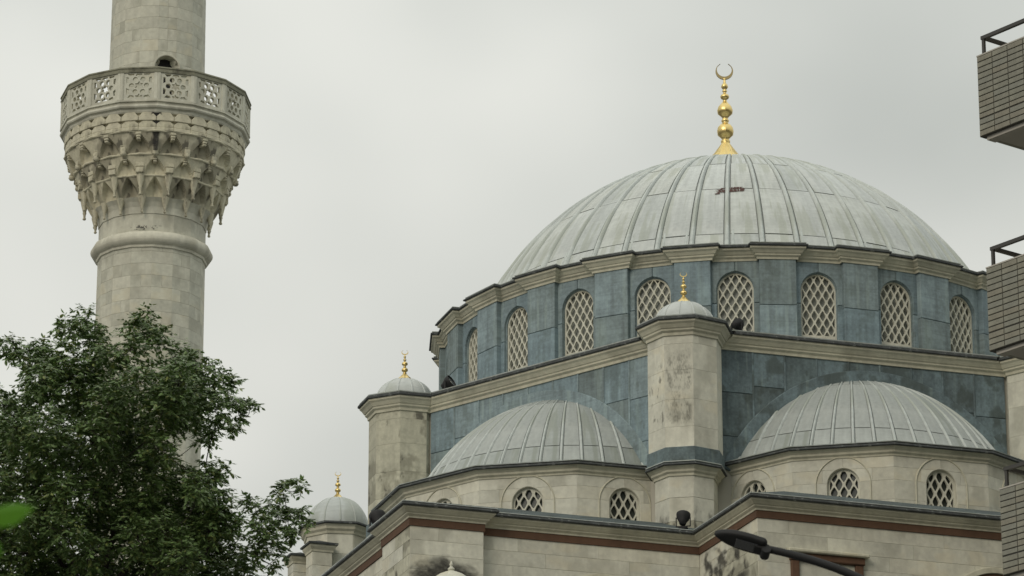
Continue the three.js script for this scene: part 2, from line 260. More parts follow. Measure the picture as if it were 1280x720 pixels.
function finialGeo(H, seg = 24) { // gilded alem: fluted foot, bulbs, crescent; H = height to the tips
  const prof = [[0.21, -0.05], [0.165, 0.05], [0.105, 0.12], [0.06, 0.19], [0.036, 0.23], [0.042, 0.238], [0.042, 0.252], [0.028, 0.262], [0.044, 0.285], [0.07, 0.31], [0.075, 0.345], [0.068, 0.38], [0.048, 0.405], [0.026, 0.42], [0.03, 0.435], [0.036, 0.445], [0.03, 0.456], [0.024, 0.47], [0.038, 0.49], [0.066, 0.515], [0.071, 0.545], [0.06, 0.58], [0.036, 0.61], [0.02, 0.63], [0.016, 0.65], [0.034, 0.662], [0.041, 0.678], [0.034, 0.695], [0.016, 0.707], [0.014, 0.722], [0.024, 0.733], [0.014, 0.744], [0.02, 0.754], [0.032, 0.772], [0.026, 0.795], [0.013, 0.81], [0.01, 0.845], [0.016, 0.852], [0.007, 0.862], [0.0, 0.865]].map(([r, y]) => new THREE.Vector2(r * H, y * H));
  const l = new THREE.LatheGeometry(prof, seg), p = l.attributes.position; // flutes on the foot
  for (let i = 0; i < p.count; i++) { const y = p.getY(i) / H; if (y < 0.2) { const a = Math.atan2(p.getX(i), p.getZ(i)), k = 1 + 0.1 * Math.cos(a * seg / 2) * (1 - y / 0.2 * 0.5); p.setX(i, p.getX(i) * k); p.setZ(i, p.getZ(i) * k); } }
  l.computeVertexNormals();
  const s = new THREE.Shape(), ro = 0.08 * H, ri = 0.068 * H, d = 0.0155 * H, N = 22, a0 = 62 * R; // crescent opening upwards
  for (let i = 0; i <= N; i++) { const a = Math.PI / 2 + a0 * 0.42 + (2 * Math.PI - 2 * a0 * 0.42) * i / N; const x = ro * Math.cos(a), y = ro * Math.sin(a); i ? s.lineTo(x, y) : s.moveTo(x, y); }
  for (let i = N; i >= 0; i--) { const a = Math.PI / 2 + a0 * 0.5 + (2 * Math.PI - 2 * a0 * 0.5) * i / N; s.lineTo(ri * Math.cos(a), ri * Math.sin(a) + d); }
  const c = new THREE.ExtrudeGeometry(s, { depth: 0.016 * H, bevelEnabled: false }); c.translate(0, 0.925 * H, -0.008 * H);
  return [l, c];
}
function domePatch(a, b, da0, da1, t0, t1, nu, nv, lift) { // part of a spheroid, lifted sheet with turned edges
  const g = new GB(), P = (u, v, l) => [(a + l) * Math.cos(v) * Math.sin(u), (b + l) * Math.sin(v), (a + l) * Math.cos(v) * Math.cos(u)], Nn = (u, v) => { const n = [Math.cos(v) * Math.sin(u) / a, Math.sin(v) / b, Math.cos(v) * Math.cos(u) / a], l = Math.hypot(...n); return n.map((x) => x / l); };
  const U = (i) => mix(da0, da1, i / nu), V = (j) => mix(t0, t1, j / nv), uv = (u, v) => [u * a * 0.8, v * b];
  for (let i = 0; i < nu; i++) for (let j = 0; j < nv; j++) {
    const c = [[i, j], [i + 1, j], [i + 1, j + 1], [i, j + 1]].map(([p, q]) => [P(U(p), V(q), lift), uv(U(p), V(q)), Nn(U(p), V(q))]);
    for (const [x, y, z] of [[0, 1, 2], [0, 2, 3]]) g.tri(c[x][0], c[y][0], c[z][0], c[x][1], c[y][1], c[z][1], c[x][2], c[y][2], c[z][2]);
  }
  for (let j = 0; j < nv; j++) { g.quad(P(da1, V(j), 0), P(da1, V(j + 1), 0), P(da1, V(j + 1), lift), P(da1, V(j), lift), [0, 0], [0, 0.1], [0.02, 0.1], [0.02, 0]); g.quad(P(da0, V(j + 1), 0), P(da0, V(j), 0), P(da0, V(j), lift), P(da0, V(j + 1), lift), [0, 0], [0, 0.1], [0.02, 0.1], [0.02, 0]); }
  for (let i = 0; i < nu; i++) g.quad(P(U(i), t0, 0), P(U(i + 1), t0, 0), P(U(i + 1), t0, lift), P(U(i), t0, lift), [0, 0], [0.1, 0], [0.1, 0.02], [0, 0.02]);
  return g.geo();
}
function ribGeo(a, b, t0, t1, w, h, nv, taper = 0.6) {
  const g = new GB(), pr = [[-1, 0], [-0.78, 0.62], [-0.3, 1], [0.3, 1], [0.78, 0.62], [1, 0]], ring = [];
  for (let j = 0; j <= nv; j++) { const t = mix(t0, t1, j / nv), k = mix(1, taper, j / nv); ring.push(pr.map(([x, y]) => { const l = y * h * k - 0.004; return [[x * w * k, (b + l) * Math.sin(t), (a + l) * Math.cos(t)], [x * w + 0.3, t * b]]; })); }
  for (let j = 0; j < nv; j++) for (let i = 0; i + 1 < pr.length; i++) { const A = ring[j][i], B = ring[j][i + 1], C = ring[j + 1][i + 1], Dd = ring[j + 1][i]; g.quad(A[0], B[0], C[0], Dd[0], A[1], B[1], C[1], Dd[1]); }
  return toCreasedNormals(g.geo(), 0.7);
}

// ------------------------------------------------------------------ the mosque (local frame: x right, z towards its front corner, heights from eye level)
const HC = -12.249;
const mosque = thing('mosque', 'stone mosque with grey lead domes above blue-grey panelled walls', 'mosque', 4.516, -75.549, HC * R);
{
  const rnd = rng(7);
  const T = mosque;
  // --- plan lines
  const aH = 5.949, RH = 6.87, rT = 0.67, HCb = 21.9;                       // hexagon apothem, circumradius, turret radius, underside of cornice
  const hexPath = [];
  const apT = rT * Math.cos(22.5 * R);
  for (let k = 0; k < 6; k++) {
    const A = k * 60, cx = RH * Math.sin(A * R), cz = RH * Math.cos(A * R), at = (ang, r) => [cx + r * Math.sin((A + ang) * R), cz + r * Math.cos((A + ang) * R)], t = apT / Math.cos(15 * R);
    hexPath.push(at(-120, t)); for (const q of [-112.5, -67.5, -22.5, 22.5, 67.5, 112.5]) hexPath.push(at(q, rT)); hexPath.push(at(120, t));
  }
  // --- hexagon storey
  add('hexagon_core', sweep(ngon(6, RH - 0.05), [[0, 16.5], [0, 22.0]], true), M.mortar, T);
  const hw = group('blue_panel_wall', T);
  for (const n of [-30, 30, 90, -90]) {
    const cols = 9, L = RH - 1.36, w = L / cols;
    for (let i = 0; i < cols; i++) {
      const x0 = -L / 2 + i * w, off = [0, 0.05, 0.02, -0.03][i % 4] + (rnd() - 0.5) * 0.05, hs = [19.82, 20.3 + off, 21.12 + off * 1.5 + (i % 2) * 0.06, HCb];
      for (let j = 0; j < 3; j++) { const g = slab(rect(x0 + 0.004, x0 + w - 0.004, hs[j] + 0.004, hs[j + 1] - 0.004), -0.04, (rnd() - 0.5) * 0.006, 0.007, rnd() * 9, rnd() * 9); g.applyMatrix4(face(n, aH)); add('blue_panel', g, pick(n === 30 ? M.slateOldShaded : M.slate, rnd), hw); }  // right wall takes the darker set with shade in its colour
      if (i) { const g = slab(rect(x0 - 0.018, x0 + 0.018, 19.82, HCb), -0.01, 0.016, 0.008, rnd() * 9, 0); g.applyMatrix4(face(n, aH)); add('panel_seam', g, (n === 30 ? M.slateOldShaded : M.slate)[rnd() < 0.5 ? 1 : 0], hw); }
    }
  }
  add('hexagon_cornice', sweep(hexPath, [[-0.02, HCb - 0.02], [0.025, HCb - 0.02], [0.03, HCb + 0.03], [0.07, HCb + 0.06], [0.075, HCb + 0.1], [0.09, HCb + 0.1], [0.13, HCb + 0.16], [0.165, HCb + 0.19], [0.17, HCb + 0.225], [0.0, HCb + 0.226]], true), M.cornice, T);
  add('hexagon_capping', sweep(hexPath, [[0.14, HCb + 0.228], [0.195, HCb + 0.228], [0.205, HCb + 0.24], [0.2, HCb + 0.275], [0.16, HCb + 0.295], [-0.12, HCb + 0.33]], true), M.cap, T);
  add('hexagon_lead_lip', sweep(hexPath, [[0.1, HCb + 0.297], [0.17, HCb + 0.297], [0.175, HCb + 0.315], [0.12, HCb + 0.33], [-0.14, HCb + 0.345]], true), M.rib, T);
  add('hexagon_roof', sweep(ngon(6, RH + 0.02), [[0.0, HCb + 0.25], [-1.4, HCb + 0.36]], true), M.roofLead, T);
  // --- drum
  const dr = 5.82, dp = 5.93, h0 = 22.1, h1 = 23.8, wv = { hw: 0.34, v0: 22.3, vs: 23.235 };
  add('drum_core', sweep(ngon(24, 5.62, 7.5), [[0, 21.9], [0, 24.1]], true), M.mortar, T);
  const wall = group('drum_wall', T), half = 0.46, joint = 22.98, hf = (y) => archHalf(y, wv.hw, wv.v0 - 0.3, wv.vs);
  const bayGeo = [];
  for (const s of [-1, 1]) for (const [a, b] of [[h0, joint - 0.004], [joint + 0.004, h1]]) { const p = clipped(s < 0 ? -half : 0.003, s < 0 ? -0.003 : half, a, b, hf, s); if (p) bayGeo.push(slab(p, -0.2, 0, 0.007, s * 1.3, b)); }
  const pilGeo = [slab(rect(-0.335, 0.335, h0, joint - 0.075), -0.28, 0, 0.009), slab(rect(-0.335, 0.335, joint - 0.067, h1), -0.28, 0, 0.009, 1.1, 0.6)];
  for (let k = 0; k < 24; k++) {
    for (const g of bayGeo) { const m = add('blue_panel', g, pick(M.slate, rnd), wall); m.applyMatrix4(face(7.5 + 15 * k, dr)); }
    for (const g of pilGeo) { const m = add('pilaster_panel', g, pick(M.slate, rnd), wall); m.applyMatrix4(face(15 * k, dp)); }
  }
  // drum windows
  const latG = latticeGeo(wv.hw, wv.v0, wv.vs, 0.152, 0.132, 0.043, 0.045, 0.11), paneG = slab(arch(wv.hw + 0.02, wv.v0, wv.vs), 0, 0.012, 0.002), frG = archRing(wv.hw + 0.03, wv.hw - 0.012, wv.v0 - 0.02, wv.vs, 0.05);
  const sillG = new RoundedBoxGeometry(0.78, 0.05, 0.2, 1, 0.012);
  let win0;
  for (let k = 0; k < 24; k++) {
    const d = group('drum_window', T), mt = face(7.5 + 15 * k, dr); d.applyMatrix4(mt);
    add('lattice', latG, M.lattice, d).position.z = -0.125; add('pane', paneG, M.glassPale, d).position.z = -0.17; add('frame', frG, M.slate[k % 4], d).position.z = -0.105;
    const s = add('sill', sillG, M.cap, d); s.position.set(0, wv.v0 - 0.03, 0.0);
  }
  // drum cornice breaks forward over each pilaster
  const dpath = [];
  for (let k = 0; k < 24; k++) { const a = 15 * k, F = (x, z, n) => { const s = Math.sin(n * R), c = Math.cos(n * R); return [s * z + c * x, c * z - s * x]; }; dpath.push(F(-0.355, dr, a), F(-0.355, dp, a), F(0.355, dp, a), F(0.355, dr, a)); }
  add('drum_cornice', sweep(dpath, [[0, h1 - 0.03], [0.02, h1 - 0.03], [0.025, h1 + 0.01], [0.06, h1 + 0.035], [0.065, h1 + 0.07], [0.08, h1 + 0.072], [0.115, h1 + 0.12], [0.15, h1 + 0.145], [0.155, h1 + 0.18], [0, h1 + 0.181]], true), M.cornice, T);
  add('drum_capping', sweep(dpath, [[0.12, h1 + 0.183], [0.18, h1 + 0.183], [0.19, h1 + 0.195], [0.185, h1 + 0.215], [0.14, h1 + 0.235], [-0.1, h1 + 0.27]], true), M.cap, T);
  add('drum_lead_lip', sweep(dpath, [[0.08, h1 + 0.238], [0.155, h1 + 0.238], [0.16, h1 + 0.252], [0.1, h1 + 0.268], [-0.16, h1 + 0.29]], true), M.rib, T);
  add('drum_roof', sweep(ngon(48, 5.9), [[0.0, h1 + 0.2], [-0.85, h1 + 0.33]], true), M.rib, T);
  // --- main dome
  const main = group('main_dome', T); main.position.x += -0.166; main.position.z += -0.036; main.position.y += 22.07;
  const da = 5.5, db = 5.57, rows = [19.5, 27.6, 42.3, 55.5, 86].map((x) => x * R), step = 7.5 * R;
  const shell = new THREE.SphereGeometry(1, 96, 24, 0, Math.PI * 2, 0, Math.PI / 2); shell.scale(da - 0.006, db - 0.006, da - 0.006); add('dome_shell', shell, M.seam, main);
  const panelG = []; for (let j = 0; j < 4; j++) { const gap = 0.067 / (da * Math.cos(rows[j])); panelG.push([0, 1].map((q) => domePatch(da, db, -step / 2 + gap, step / 2 - gap, rows[j] + (q ? 0.0008 : 0), rows[j + 1] - 0.0034, 3, [2, 5, 4, 6][j], 0.016 + (q ? 0.004 : 0)))); }
  const ribG = ribGeo(da, db, rows[0], rows[3], 0.054, 0.065, 16, 0.75), ribTop = ribGeo(da, db, rows[3], 87 * R, 0.0405, 0.048, 8, 0.35);
  for (let k = 0; k < 48; k++) {
    for (let j = 0; j < 4; j++) add('lead_panel', panelG[j][(k * 7 + j) % 3 ? 0 : 1], pick(M.lead, rnd), main).rotation.y = (k + 0.5) * step;
    const r = add('rib', ribG, M.rib, main); r.rotation.y = k * step; add('rib', ribTop, M.rib, main).rotation.y = k * step;
  }
  { // stepped lead clips beside some ribs of the lower strip and the worn red-brown patch under a seam
    const clip = ribGeo(da, db, rows[0] + 0.01, rows[1] + 0.02, 0.03, 0.03, 3, 1);
    for (let k = 0; k < 48; k++) if (hash3(k, 3, 9) < 0.6) add('seam_clip', clip, M.rib, main).rotation.y = k * step + (hash3(k, 5, 1) < 0.5 ? 0.022 : -0.022);
    const c0 = 4.2 * R, c1 = 12.2 * R, t0 = 39.6 * R, t1 = 42.7 * R, g = domePatch(da, db, c0, c1, t0, t1, 8, 3, 0.024), P = g.attributes.position, U = g.attributes.uv;
    for (let i = 0; i < P.count; i++) U.setXY(i, (Math.atan2(P.getX(i), P.getZ(i)) - c0) / (c1 - c0), (Math.asin(clamp(P.getY(i) / (db + 0.024), -1, 1)) - t0) / (t1 - t0));
    add('rust_patch', g, stainMat(5, (u, v, s) => { const m = 0.42 + 0.28 * u - (u < 0.2 ? 0.12 : 0), n = pf(u, v, 14, 5, s, 4), e = Math.abs(v - m - 0.1) / (0.24 + 0.14 * n); return sstep(1.15, 0.75, e + 0.9 * (n - 0.5)) * sstep(0.0, 0.06, u) * sstep(1.0, 0.94, u) * sstep(0.3, 0.55, pf(u, v, 26, 9, s + 3, 3)); }, [0.085, 0.042, 0.035]), main);
  }
  const fg = finialGeo(2.2, 32), fin = add('finial', fg[0], M.gold, T); fin.position.x = -0.3; fin.position.z = -0.06; fin.position.y += 27.76; fin.rotation.y = -HC * R; add('crescent', fg[1], M.finialTip, fin);
  // --- corner turrets: octagons on the hexagon corners
  const bw = 2 * rT * Math.sin(22.5 * R), tdomeR = 0.545;
  const tdome = merged([(() => { const g = new THREE.SphereGeometry(1, 32, 10, 0, Math.PI * 2, 0, Math.PI / 2); g.scale(tdomeR, 0.46, tdomeR); return g; })(), ...Array.from({ length: 12 }, (_, i) => { const g = ribGeo(tdomeR, 0.46, 2 * R, 86 * R, 0.022, 0.02, 8, 0.5); g.rotateY(i * 30 * R); return g; }), sweep(ngon(32, tdomeR), [[0.06, 0], [0.06, 0.03], [-0.02, 0.045]], true)]);
  const capG = sweep(ngon(8, rT + 0.13, 22.5), [[0, HCb + 0.27], [-0.3, HCb + 0.34], [-0.7, HCb + 0.36]], true), tfin = merged(finialGeo(0.6, 16));
  function turret(name, cx, cz, turn, hTop, hBot, faces, mats) {
    const t = group(name, T); t.position.x = cx; t.position.z = cz; t.rotation.y = turn * R;
    for (const n of faces) { let h = hBot; let i = 0; while (h < hTop - 0.05) { const hh = Math.min(hTop, h + 0.46 + ((i * 37) % 5) * 0.02); const g = slab(rect(-bw / 2 + 0.0008, bw / 2 - 0.0008, h + 0.001, hh - 0.001), -0.08, 0, 0.002, rnd() * 0.4 + n, rnd() * 0.3); g.applyMatrix4(face(n, apT)); add('stone_block', g, mats(n, h), t); h = hh; i++; } }
    add('core', sweep(ngon(8, rT - 0.02, 22.5), [[0, hBot - 0.15], [0, hTop + 0.2]], true), M.mortar, t);
    add('lead_cap', capG, M.cap, t); const d = add('turret_dome', tdome, M.lead[1], t); d.position.y = HCb + 0.325; const f = add('finial', tfin, M.gold, t); f.position.y = HCb + 0.76; f.rotation.y = -(HC + turn) * R; f.scale.set(1.35, 1, 1.35);
    return t;
  }
  for (let k = 0; k < 6; k++) {
    const A = k * 60, front = k === 0 || k === 5 || k === 1;
    const t = turret('turret', RH * Math.sin(A * R), RH * Math.cos(A * R), A, HCb, 19.75, [-90, -45, 0, 45, 90, 135, -135], (n, h) => (k === 0 ? M.stone[(n + 135) / 45 % 2 | 0] : k === 5 ? pick(M.grime, rnd) : pick(M.stone, rnd)));
    if (k === 0) { // dark weathering on the front face
      const m = stainMat(9, (u, v, q) => { const n = pf(u, v, 6, 9, q, 5), f = pf(u, v, 30, 40, q + 4, 3), z = sstep(0.02, 0.12, v) * sstep(0.98, 0.8, v) * sstep(0.0, 0.1, u) * sstep(1.0, 0.9, u); const band = Math.max(sstep(0.2, 0.05, Math.abs(v - 0.6)), sstep(0.14, 0.04, Math.abs(v - 0.2))); return z * sstep(0.44, 0.7, n * 0.65 + f * 0.35 + band * 0.1) * (0.08 + 0.4 * f * f + 0.09 * band); }, [0.1, 0.098, 0.085]);
      add('weather_stain', sheet(-bw / 2 + 0.01, bw / 2 - 0.01, 20.15, 21.8, apT + 0.003), m, t);
      const e = add('weather_stain', sheet(-bw / 2 + 0.01, bw / 2 - 0.01, 20.15, 21.5, 0), stainMat(29, (u, v, q) => sstep(0.56, 0.7, pf(u, v, 8, 10, q, 5)) * 0.4 * sstep(0, 0.15, v) * sstep(1, 0.8, v) * sstep(0, 0.1, u) * sstep(1, 0.9, u), [0.12, 0.115, 0.1]), t); e.applyMatrix4(face(-45, apT + 0.003));
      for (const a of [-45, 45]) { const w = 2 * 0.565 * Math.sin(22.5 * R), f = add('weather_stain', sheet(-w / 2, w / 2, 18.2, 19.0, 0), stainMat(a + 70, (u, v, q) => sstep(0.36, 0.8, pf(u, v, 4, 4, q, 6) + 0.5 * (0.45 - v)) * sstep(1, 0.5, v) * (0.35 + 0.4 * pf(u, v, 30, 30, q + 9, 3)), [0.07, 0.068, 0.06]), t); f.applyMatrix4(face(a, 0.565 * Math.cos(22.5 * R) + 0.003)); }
    }
    if (front) { const fl = sweep(ngon(8, rT + 0.012, 22.5), [[0, 19.5], [0.02, 19.52], [0.015, 19.83], [-0.02, 19.85]], true); add('base_flashing', fl, M.slateOldShaded[2], t); }
    // the wider foot under the turret at the exedra storey
    if (front) {
      const rb = 0.565, ab = rb * Math.cos(22.5 * R), w = 2 * rb * Math.sin(22.5 * R);
      for (const n of [-90, -45, 0, 45, 90]) { let h = 17.7; for (const hh of [18.1, 18.52, 18.95, 19.36]) { const g = slab(rect(-w / 2 + 0.002, w / 2 - 0.002, h + 0.002, hh - 0.002), -0.2, 0, 0.005, rnd() * 3, rnd() * 3); g.applyMatrix4(face(n, ab)); add('stone_block', g, pick(h < 18.5 ? [M.stone[0], M.grime[0]] : M.stone, rnd), t); h = hh; } }
      add('foot_core', sweep(ngon(8, rb - 0.03, 22.5), [[0, 16.5], [0, 19.6]], true), M.mortar, t);
      add('foot_cornice', sweep(ngon(8, rb, 22.5), [[0, 19.34], [0.02, 19.34], [0.025, 19.38], [0.06, 19.41], [0.065, 19.445], [0.1, 19.48], [0.13, 19.5], [0.0, 19.501]], true), M.cornice, t);
      add('foot_capping', sweep(ngon(8, rb, 22.5), [[0.1, 19.503], [0.155, 19.503], [0.165, 19.515], [0.15, 19.545], [0.0, 19.565]], true), M.cap, t);
      add('foot_lead_lip', sweep(ngon(8, rb, 22.5), [[0.08, 19.564], [0.15, 19.564], [0.15, 19.58], [-0.12, 19.61]], true), M.rib, t);
    }
  }
  // --- exedras with half domes
  const exR = 3.595, exA = exR * Math.cos(15 * R), wA = exA - 0.165;
  const ew = { hw: 0.29, v0: 18.66, vs: 19.1 };
  const elat = latticeGeo(ew.hw, ew.v0 - 0.05, ew.vs, 0.172, 0.152, 0.048, 0.05, 0.07), epane = slab(arch(ew.hw + 0.02, ew.v0, ew.vs), 0, 0.012, 0.002), ering = archRing(ew.hw + 0.2, ew.hw + 0.178, 18.3, ew.vs, 0.024, 1.04), ejamb = archRing(ew.hw + 0.03, ew.hw - 0.008, ew.v0 - 0.04, ew.vs, 0.06);
  for (const s of [1, -1]) {
    const cx = 2.797 * s, cz = 3.78;
    const ex = group('exedra_wall', T);
    const normals = [-30, 0, 30, 60, 90].map((n) => n * s);
    for (const n of normals) {
      const fw = 2 * wA * Math.tan(15 * R), f = face(n, wA, cx, cz), courses = [17.6, 18.02, 18.4, 18.79, 19.14, 19.37, 19.585];
      const hf2 = (y) => archHalf(y, ew.hw, 18.55, ew.vs);
      for (let j = 0; j + 1 < courses.length; j++) {
        const cuts = j % 2 ? [-fw / 2, 0, fw / 2] : [-fw / 2, -fw * (0.2 + rnd() * 0.1), 0, fw * (0.2 + rnd() * 0.1), fw / 2];
        for (let i = 0; i + 1 < cuts.length; i++) { const sd = cuts[i] >= 0 ? 1 : -1; const p = clipped(cuts[i] + 0.001, cuts[i + 1] - 0.001, courses[j] + 0.001, courses[j + 1] - 0.001, hf2, sd); if (!p) continue; const g = slab(p, -0.16, (rnd() - 0.5) * 0.002, 0.0025, rnd() * 3, rnd() * 3); g.applyMatrix4(f); add('stone_block', g, pick(M.stone, rnd), ex); }
      }
      const w = group('exedra_window', T); w.applyMatrix4(f); w.position.y = -GROUND;
      add('lattice', elat, M.lattice, w).position.z = -0.12; add('pane', epane, M.glass, w).position.z = -0.155; add('jamb', ejamb, M.stone[1], w).position.z = -0.07; add('arch_moulding', ering, M.cornice, w).position.z = -0.012;
    }
    const full = ngon(12, exR - 0.165 / Math.cos(15 * R), 15, cx, cz);
    add('exedra_core', sweep(ngon(12, exR - 0.36, 15, cx, cz), [[0, 16.5], [0, 19.8]], true), M.mortar, T);
    add('exedra_cornice', sweep(full, [[0, 19.57], [0.015, 19.57], [0.02, 19.6], [0.055, 19.63], [0.06, 19.665], [0.095, 19.7], [0.125, 19.72], [0.0, 19.721]], true), M.cornice, T);
    add('exedra_capping', sweep(full, [[0.1, 19.723], [0.155, 19.723], [0.165, 19.735], [0.155, 19.765], [0.1, 19.785], [-0.1, 19.8]], true), M.cap, T);
    add('exedra_roof', sweep(full, [[0.1, 19.786], [0.15, 19.786], [0.155, 19.8], [0.1, 19.812], [-0.6, 19.9]], true), M.rib, T);
    { // lead flashing where the half dome meets the wall
      const pts = [], inn = [], uc = 0.197 * s, A = 3.06, B = 3.44; for (let i = 0; i <= 40; i++) { const t = (26 + 128 * i / 40) * R; pts.push([uc + (A + 0.24) * Math.cos(t), 18.11 + (B + 0.2) * Math.sin(t)]); inn.push([uc + (A - 0.05) * Math.cos(t), 18.11 + (B - 0.05) * Math.sin(t)]); }
      const g = slab([...pts, ...inn.reverse()], -0.02, 0.022, 0.015, 3, 1); g.applyMatrix4(face(30 * s, aH)); add('dome_flashing', g, (s > 0 ? M.slateOldShaded : M.slate)[1], T);
    }
    const hd = group('half_dome', T); hd.position.x = 2.6 * s; hd.position.z = 4.11; hd.position.y += 18.11; hd.rotation.y = 30 * s * R;
    const ha = 3.25, hb = 3.65, hr = [27, 35.1, 62.6, 87].map((x) => x * R), st = 7.5 * R;
    const sh = new THREE.SphereGeometry(1, 64, 16, 0, Math.PI * 2, 0, 63.5 * R); sh.scale(ha - 0.005, hb - 0.005, ha - 0.005); add('dome_shell', sh, M.seam, hd);
    const pg = [0, 1, 2].map((j) => { const gap = 0.04 / (ha * Math.cos(hr[j])); return domePatch(ha, hb, -st / 2 + gap, st / 2 - gap, hr[j], hr[j + 1] - 0.0052, 3, [2, 5, 5][j], 0.016); });
    const rg = ribGeo(ha, hb, hr[0], hr[2], 0.033, 0.045, 14, 0.7), rg2 = ribGeo(ha, hb, hr[2], 86 * R, 0.023, 0.032, 6, 0.4);
    for (let k = -11; k <= 11; k++) {
      for (let j = 0; j < 3; j++) add('lead_panel', pg[j], pick(s > 0 ? [M.leadDark[1], M.leadDark[1], M.leadDark[0]] : M.leadDark, rnd), hd).rotation.y = (k + 0.5) * st;
      add('rib', rg, M.rib, hd).rotation.y = k * st; add('rib', rg2, M.rib, hd).rotation.y = k * st;
    }
  }
  // --- lower block: walls in steps, plan in (N, Mm) along / across the prayer axis
  const cN = Math.sin(31.5 * R), sN = Math.cos(31.5 * R), NM = (n, m) => [n * cN - m * sN, n * sN + m * cN], in_ = 0.2;
  const edge = [[-6, 9.08], [5.3, 9.08], [5.3, 9.25], [7.24, 9.25], [7.24, 7.55], [7.03, 7.55], [7.03, 3.95], [9.61, 3.95], [9.61, -4.2], [3, -4.2]];
  const outer = edge.map(([n, m]) => NM(n, m));
  const wp = (() => { // the wall line, inside the overhang
    const n = outer.length, r = []; for (let i = 0; i < n; i++) { const nor = (a, b) => { const dx = b[0] - a[0], dz = b[1] - a[1], l = Math.hypot(dx, dz); return [-dz / l, dx / l]; }; const a = i ? nor(outer[i - 1], outer[i]) : nor(outer[0], outer[1]), b = i < n - 1 ? nor(outer[i], outer[i + 1]) : a, k = 1 + a[0] * b[0] + a[1] * b[1]; r.push([outer[i][0] - in_ * (a[0] + b[0]) / k, outer[i][1] - in_ * (a[1] + b[1]) / k]); } return r; })();
  add('lower_wall_core', sweep(wp, [[-0.05, GROUND], [-0.05, 17.95]]), M.mortar, T);
  add('brown_stripe', sweep(wp, [[-0.04, 17.8], [0.022, 17.8], [0.022, 17.925], [-0.02, 17.926]]), M.brown, T);
  add('lower_cornice', sweep(wp, [[-0.02, 17.926], [0.035, 17.926], [0.04, 17.955], [0.08, 17.985], [0.085, 18.01], [0.1, 18.012], [0.14, 18.05], [0.165, 18.07], [0.17, 18.095], [0, 18.096]]), M.cornice, T);
  add('lower_capping', sweep(wp, [[0.14, 18.098], [0.2, 18.098], [0.215, 18.115], [0.205, 18.15], [0.15, 18.165], [0, 18.17]]), M.cap, T);
  add('lower_lead_lip', sweep(wp, [[0.12, 18.166], [0.19, 18.166], [0.19, 18.18], [0.1, 18.2]]), M.rib, T);
  add('lower_roof', sweep([[-6, 8.85], [6.8, 8.85], [6.8, 3.75], [9.4, 3.75], [9.4, -4.0], [3, -4.0]].map(([n, m]) => NM(n, m)), [[0.16, 18.172], [-0.85, 18.56]]), M.roofLead, T);
  { const inner = flatRoof([NM(-6, 8.2), NM(6.2, 8.2), NM(6.2, 3), NM(8.6, 3), NM(8.6, -3.4), NM(-6, -3.4)], 18.4); add('flat_roof', inner, M.roofLead, T); }
  const lw = group('lower_wall', T); const cs = [15.9, 16.31, 16.56, 16.82, 17.06, 17.315, 17.565, 17.8];
  for (let i = 0; i + 1 < wp.length; i++) {
    const a = wp[i], b = wp[i + 1], L = Math.hypot(b[0] - a[0], b[1] - a[1]), n = Math.atan2(-(b[1] - a[1]), b[0] - a[0]) / R, f = face(n, 0, (a[0] + b[0]) / 2, (a[1] + b[1]) / 2), stain = i === 6 || i === 2;
    for (let j = 0; j + 1 < cs.length; j++) {
      const step = 1.35 + (j % 3) * 0.2; let x = -L / 2, o = (j % 2) * 0.6 + rnd() * 0.25; let nx = x + Math.min(L, 0.5 + o);
      while (x < L / 2 - 0.01) { if (L / 2 - nx < 0.3) nx = L / 2; const g = slab(rect(x + 0.0012, nx - 0.0012, cs[j] + 0.0012, cs[j + 1] - 0.0012), -0.045, (rnd() - 0.5) * 0.002, 0.003, rnd() * 4, rnd() * 4); g.applyMatrix4(f); add('stone_block', g, stain && rnd() < 0.75 ? pick(M.grime, rnd) : pick(M.stone, rnd), lw); x = nx; nx = x + step * (0.85 + rnd() * 0.3); }
    }
    add('lower_wall_face', (() => { const g = slab(rect(-L / 2, L / 2, GROUND, 15.9), -0.045, 0.0, 0.003); g.applyMatrix4(f); return g; })(), M.stone[0], lw);
  }
  // arched windows, the hooded window and the little stone dome whose tops reach into the picture
  const facing = (n, m, nn) => { const [x, z] = NM(n, m); return face(nn, 0, x, z); };
  for (const [m, n] of [[5.55, 7.03], [-0.6, 9.61]]) { const g = group('arched_window', T); g.applyMatrix4(facing(n - in_, m, 31.5)); g.position.y = -GROUND; add('arch_moulding', archRing(1.0, 0.9, 14.2, 16.3, 0.05, 1.0), M.cornice, g); add('recess', slab(arch(0.9, 14.22, 16.3, 1.0), 0.002, 0.02, 0.004), M.brown, g); }
  { const g = group('hooded_window', T); g.applyMatrix4(facing(9.61 - in_, 2.45, 31.5)); g.position.y = -GROUND;
    add('hood', slab(rect(-0.8, 0.66, 17.24, 17.3), 0, 0.16, 0.015), M.cornice, g); add('hood_band', slab(rect(-0.74, 0.6, 17.12, 17.235), 0, 0.1, 0.012), M.brown, g);
    add('frame', slab(rect(-0.72, -0.58, 15.0, 17.115), 0, 0.07, 0.01), M.brown, g); add('frame', slab(rect(0.44, 0.58, 15.0, 17.115), 0, 0.07, 0.01), M.brown, g); add('pane', slab(rect(-0.58, 0.44, 15.0, 17.1), 0.002, 0.02, 0.003), M.stone[2], g); }
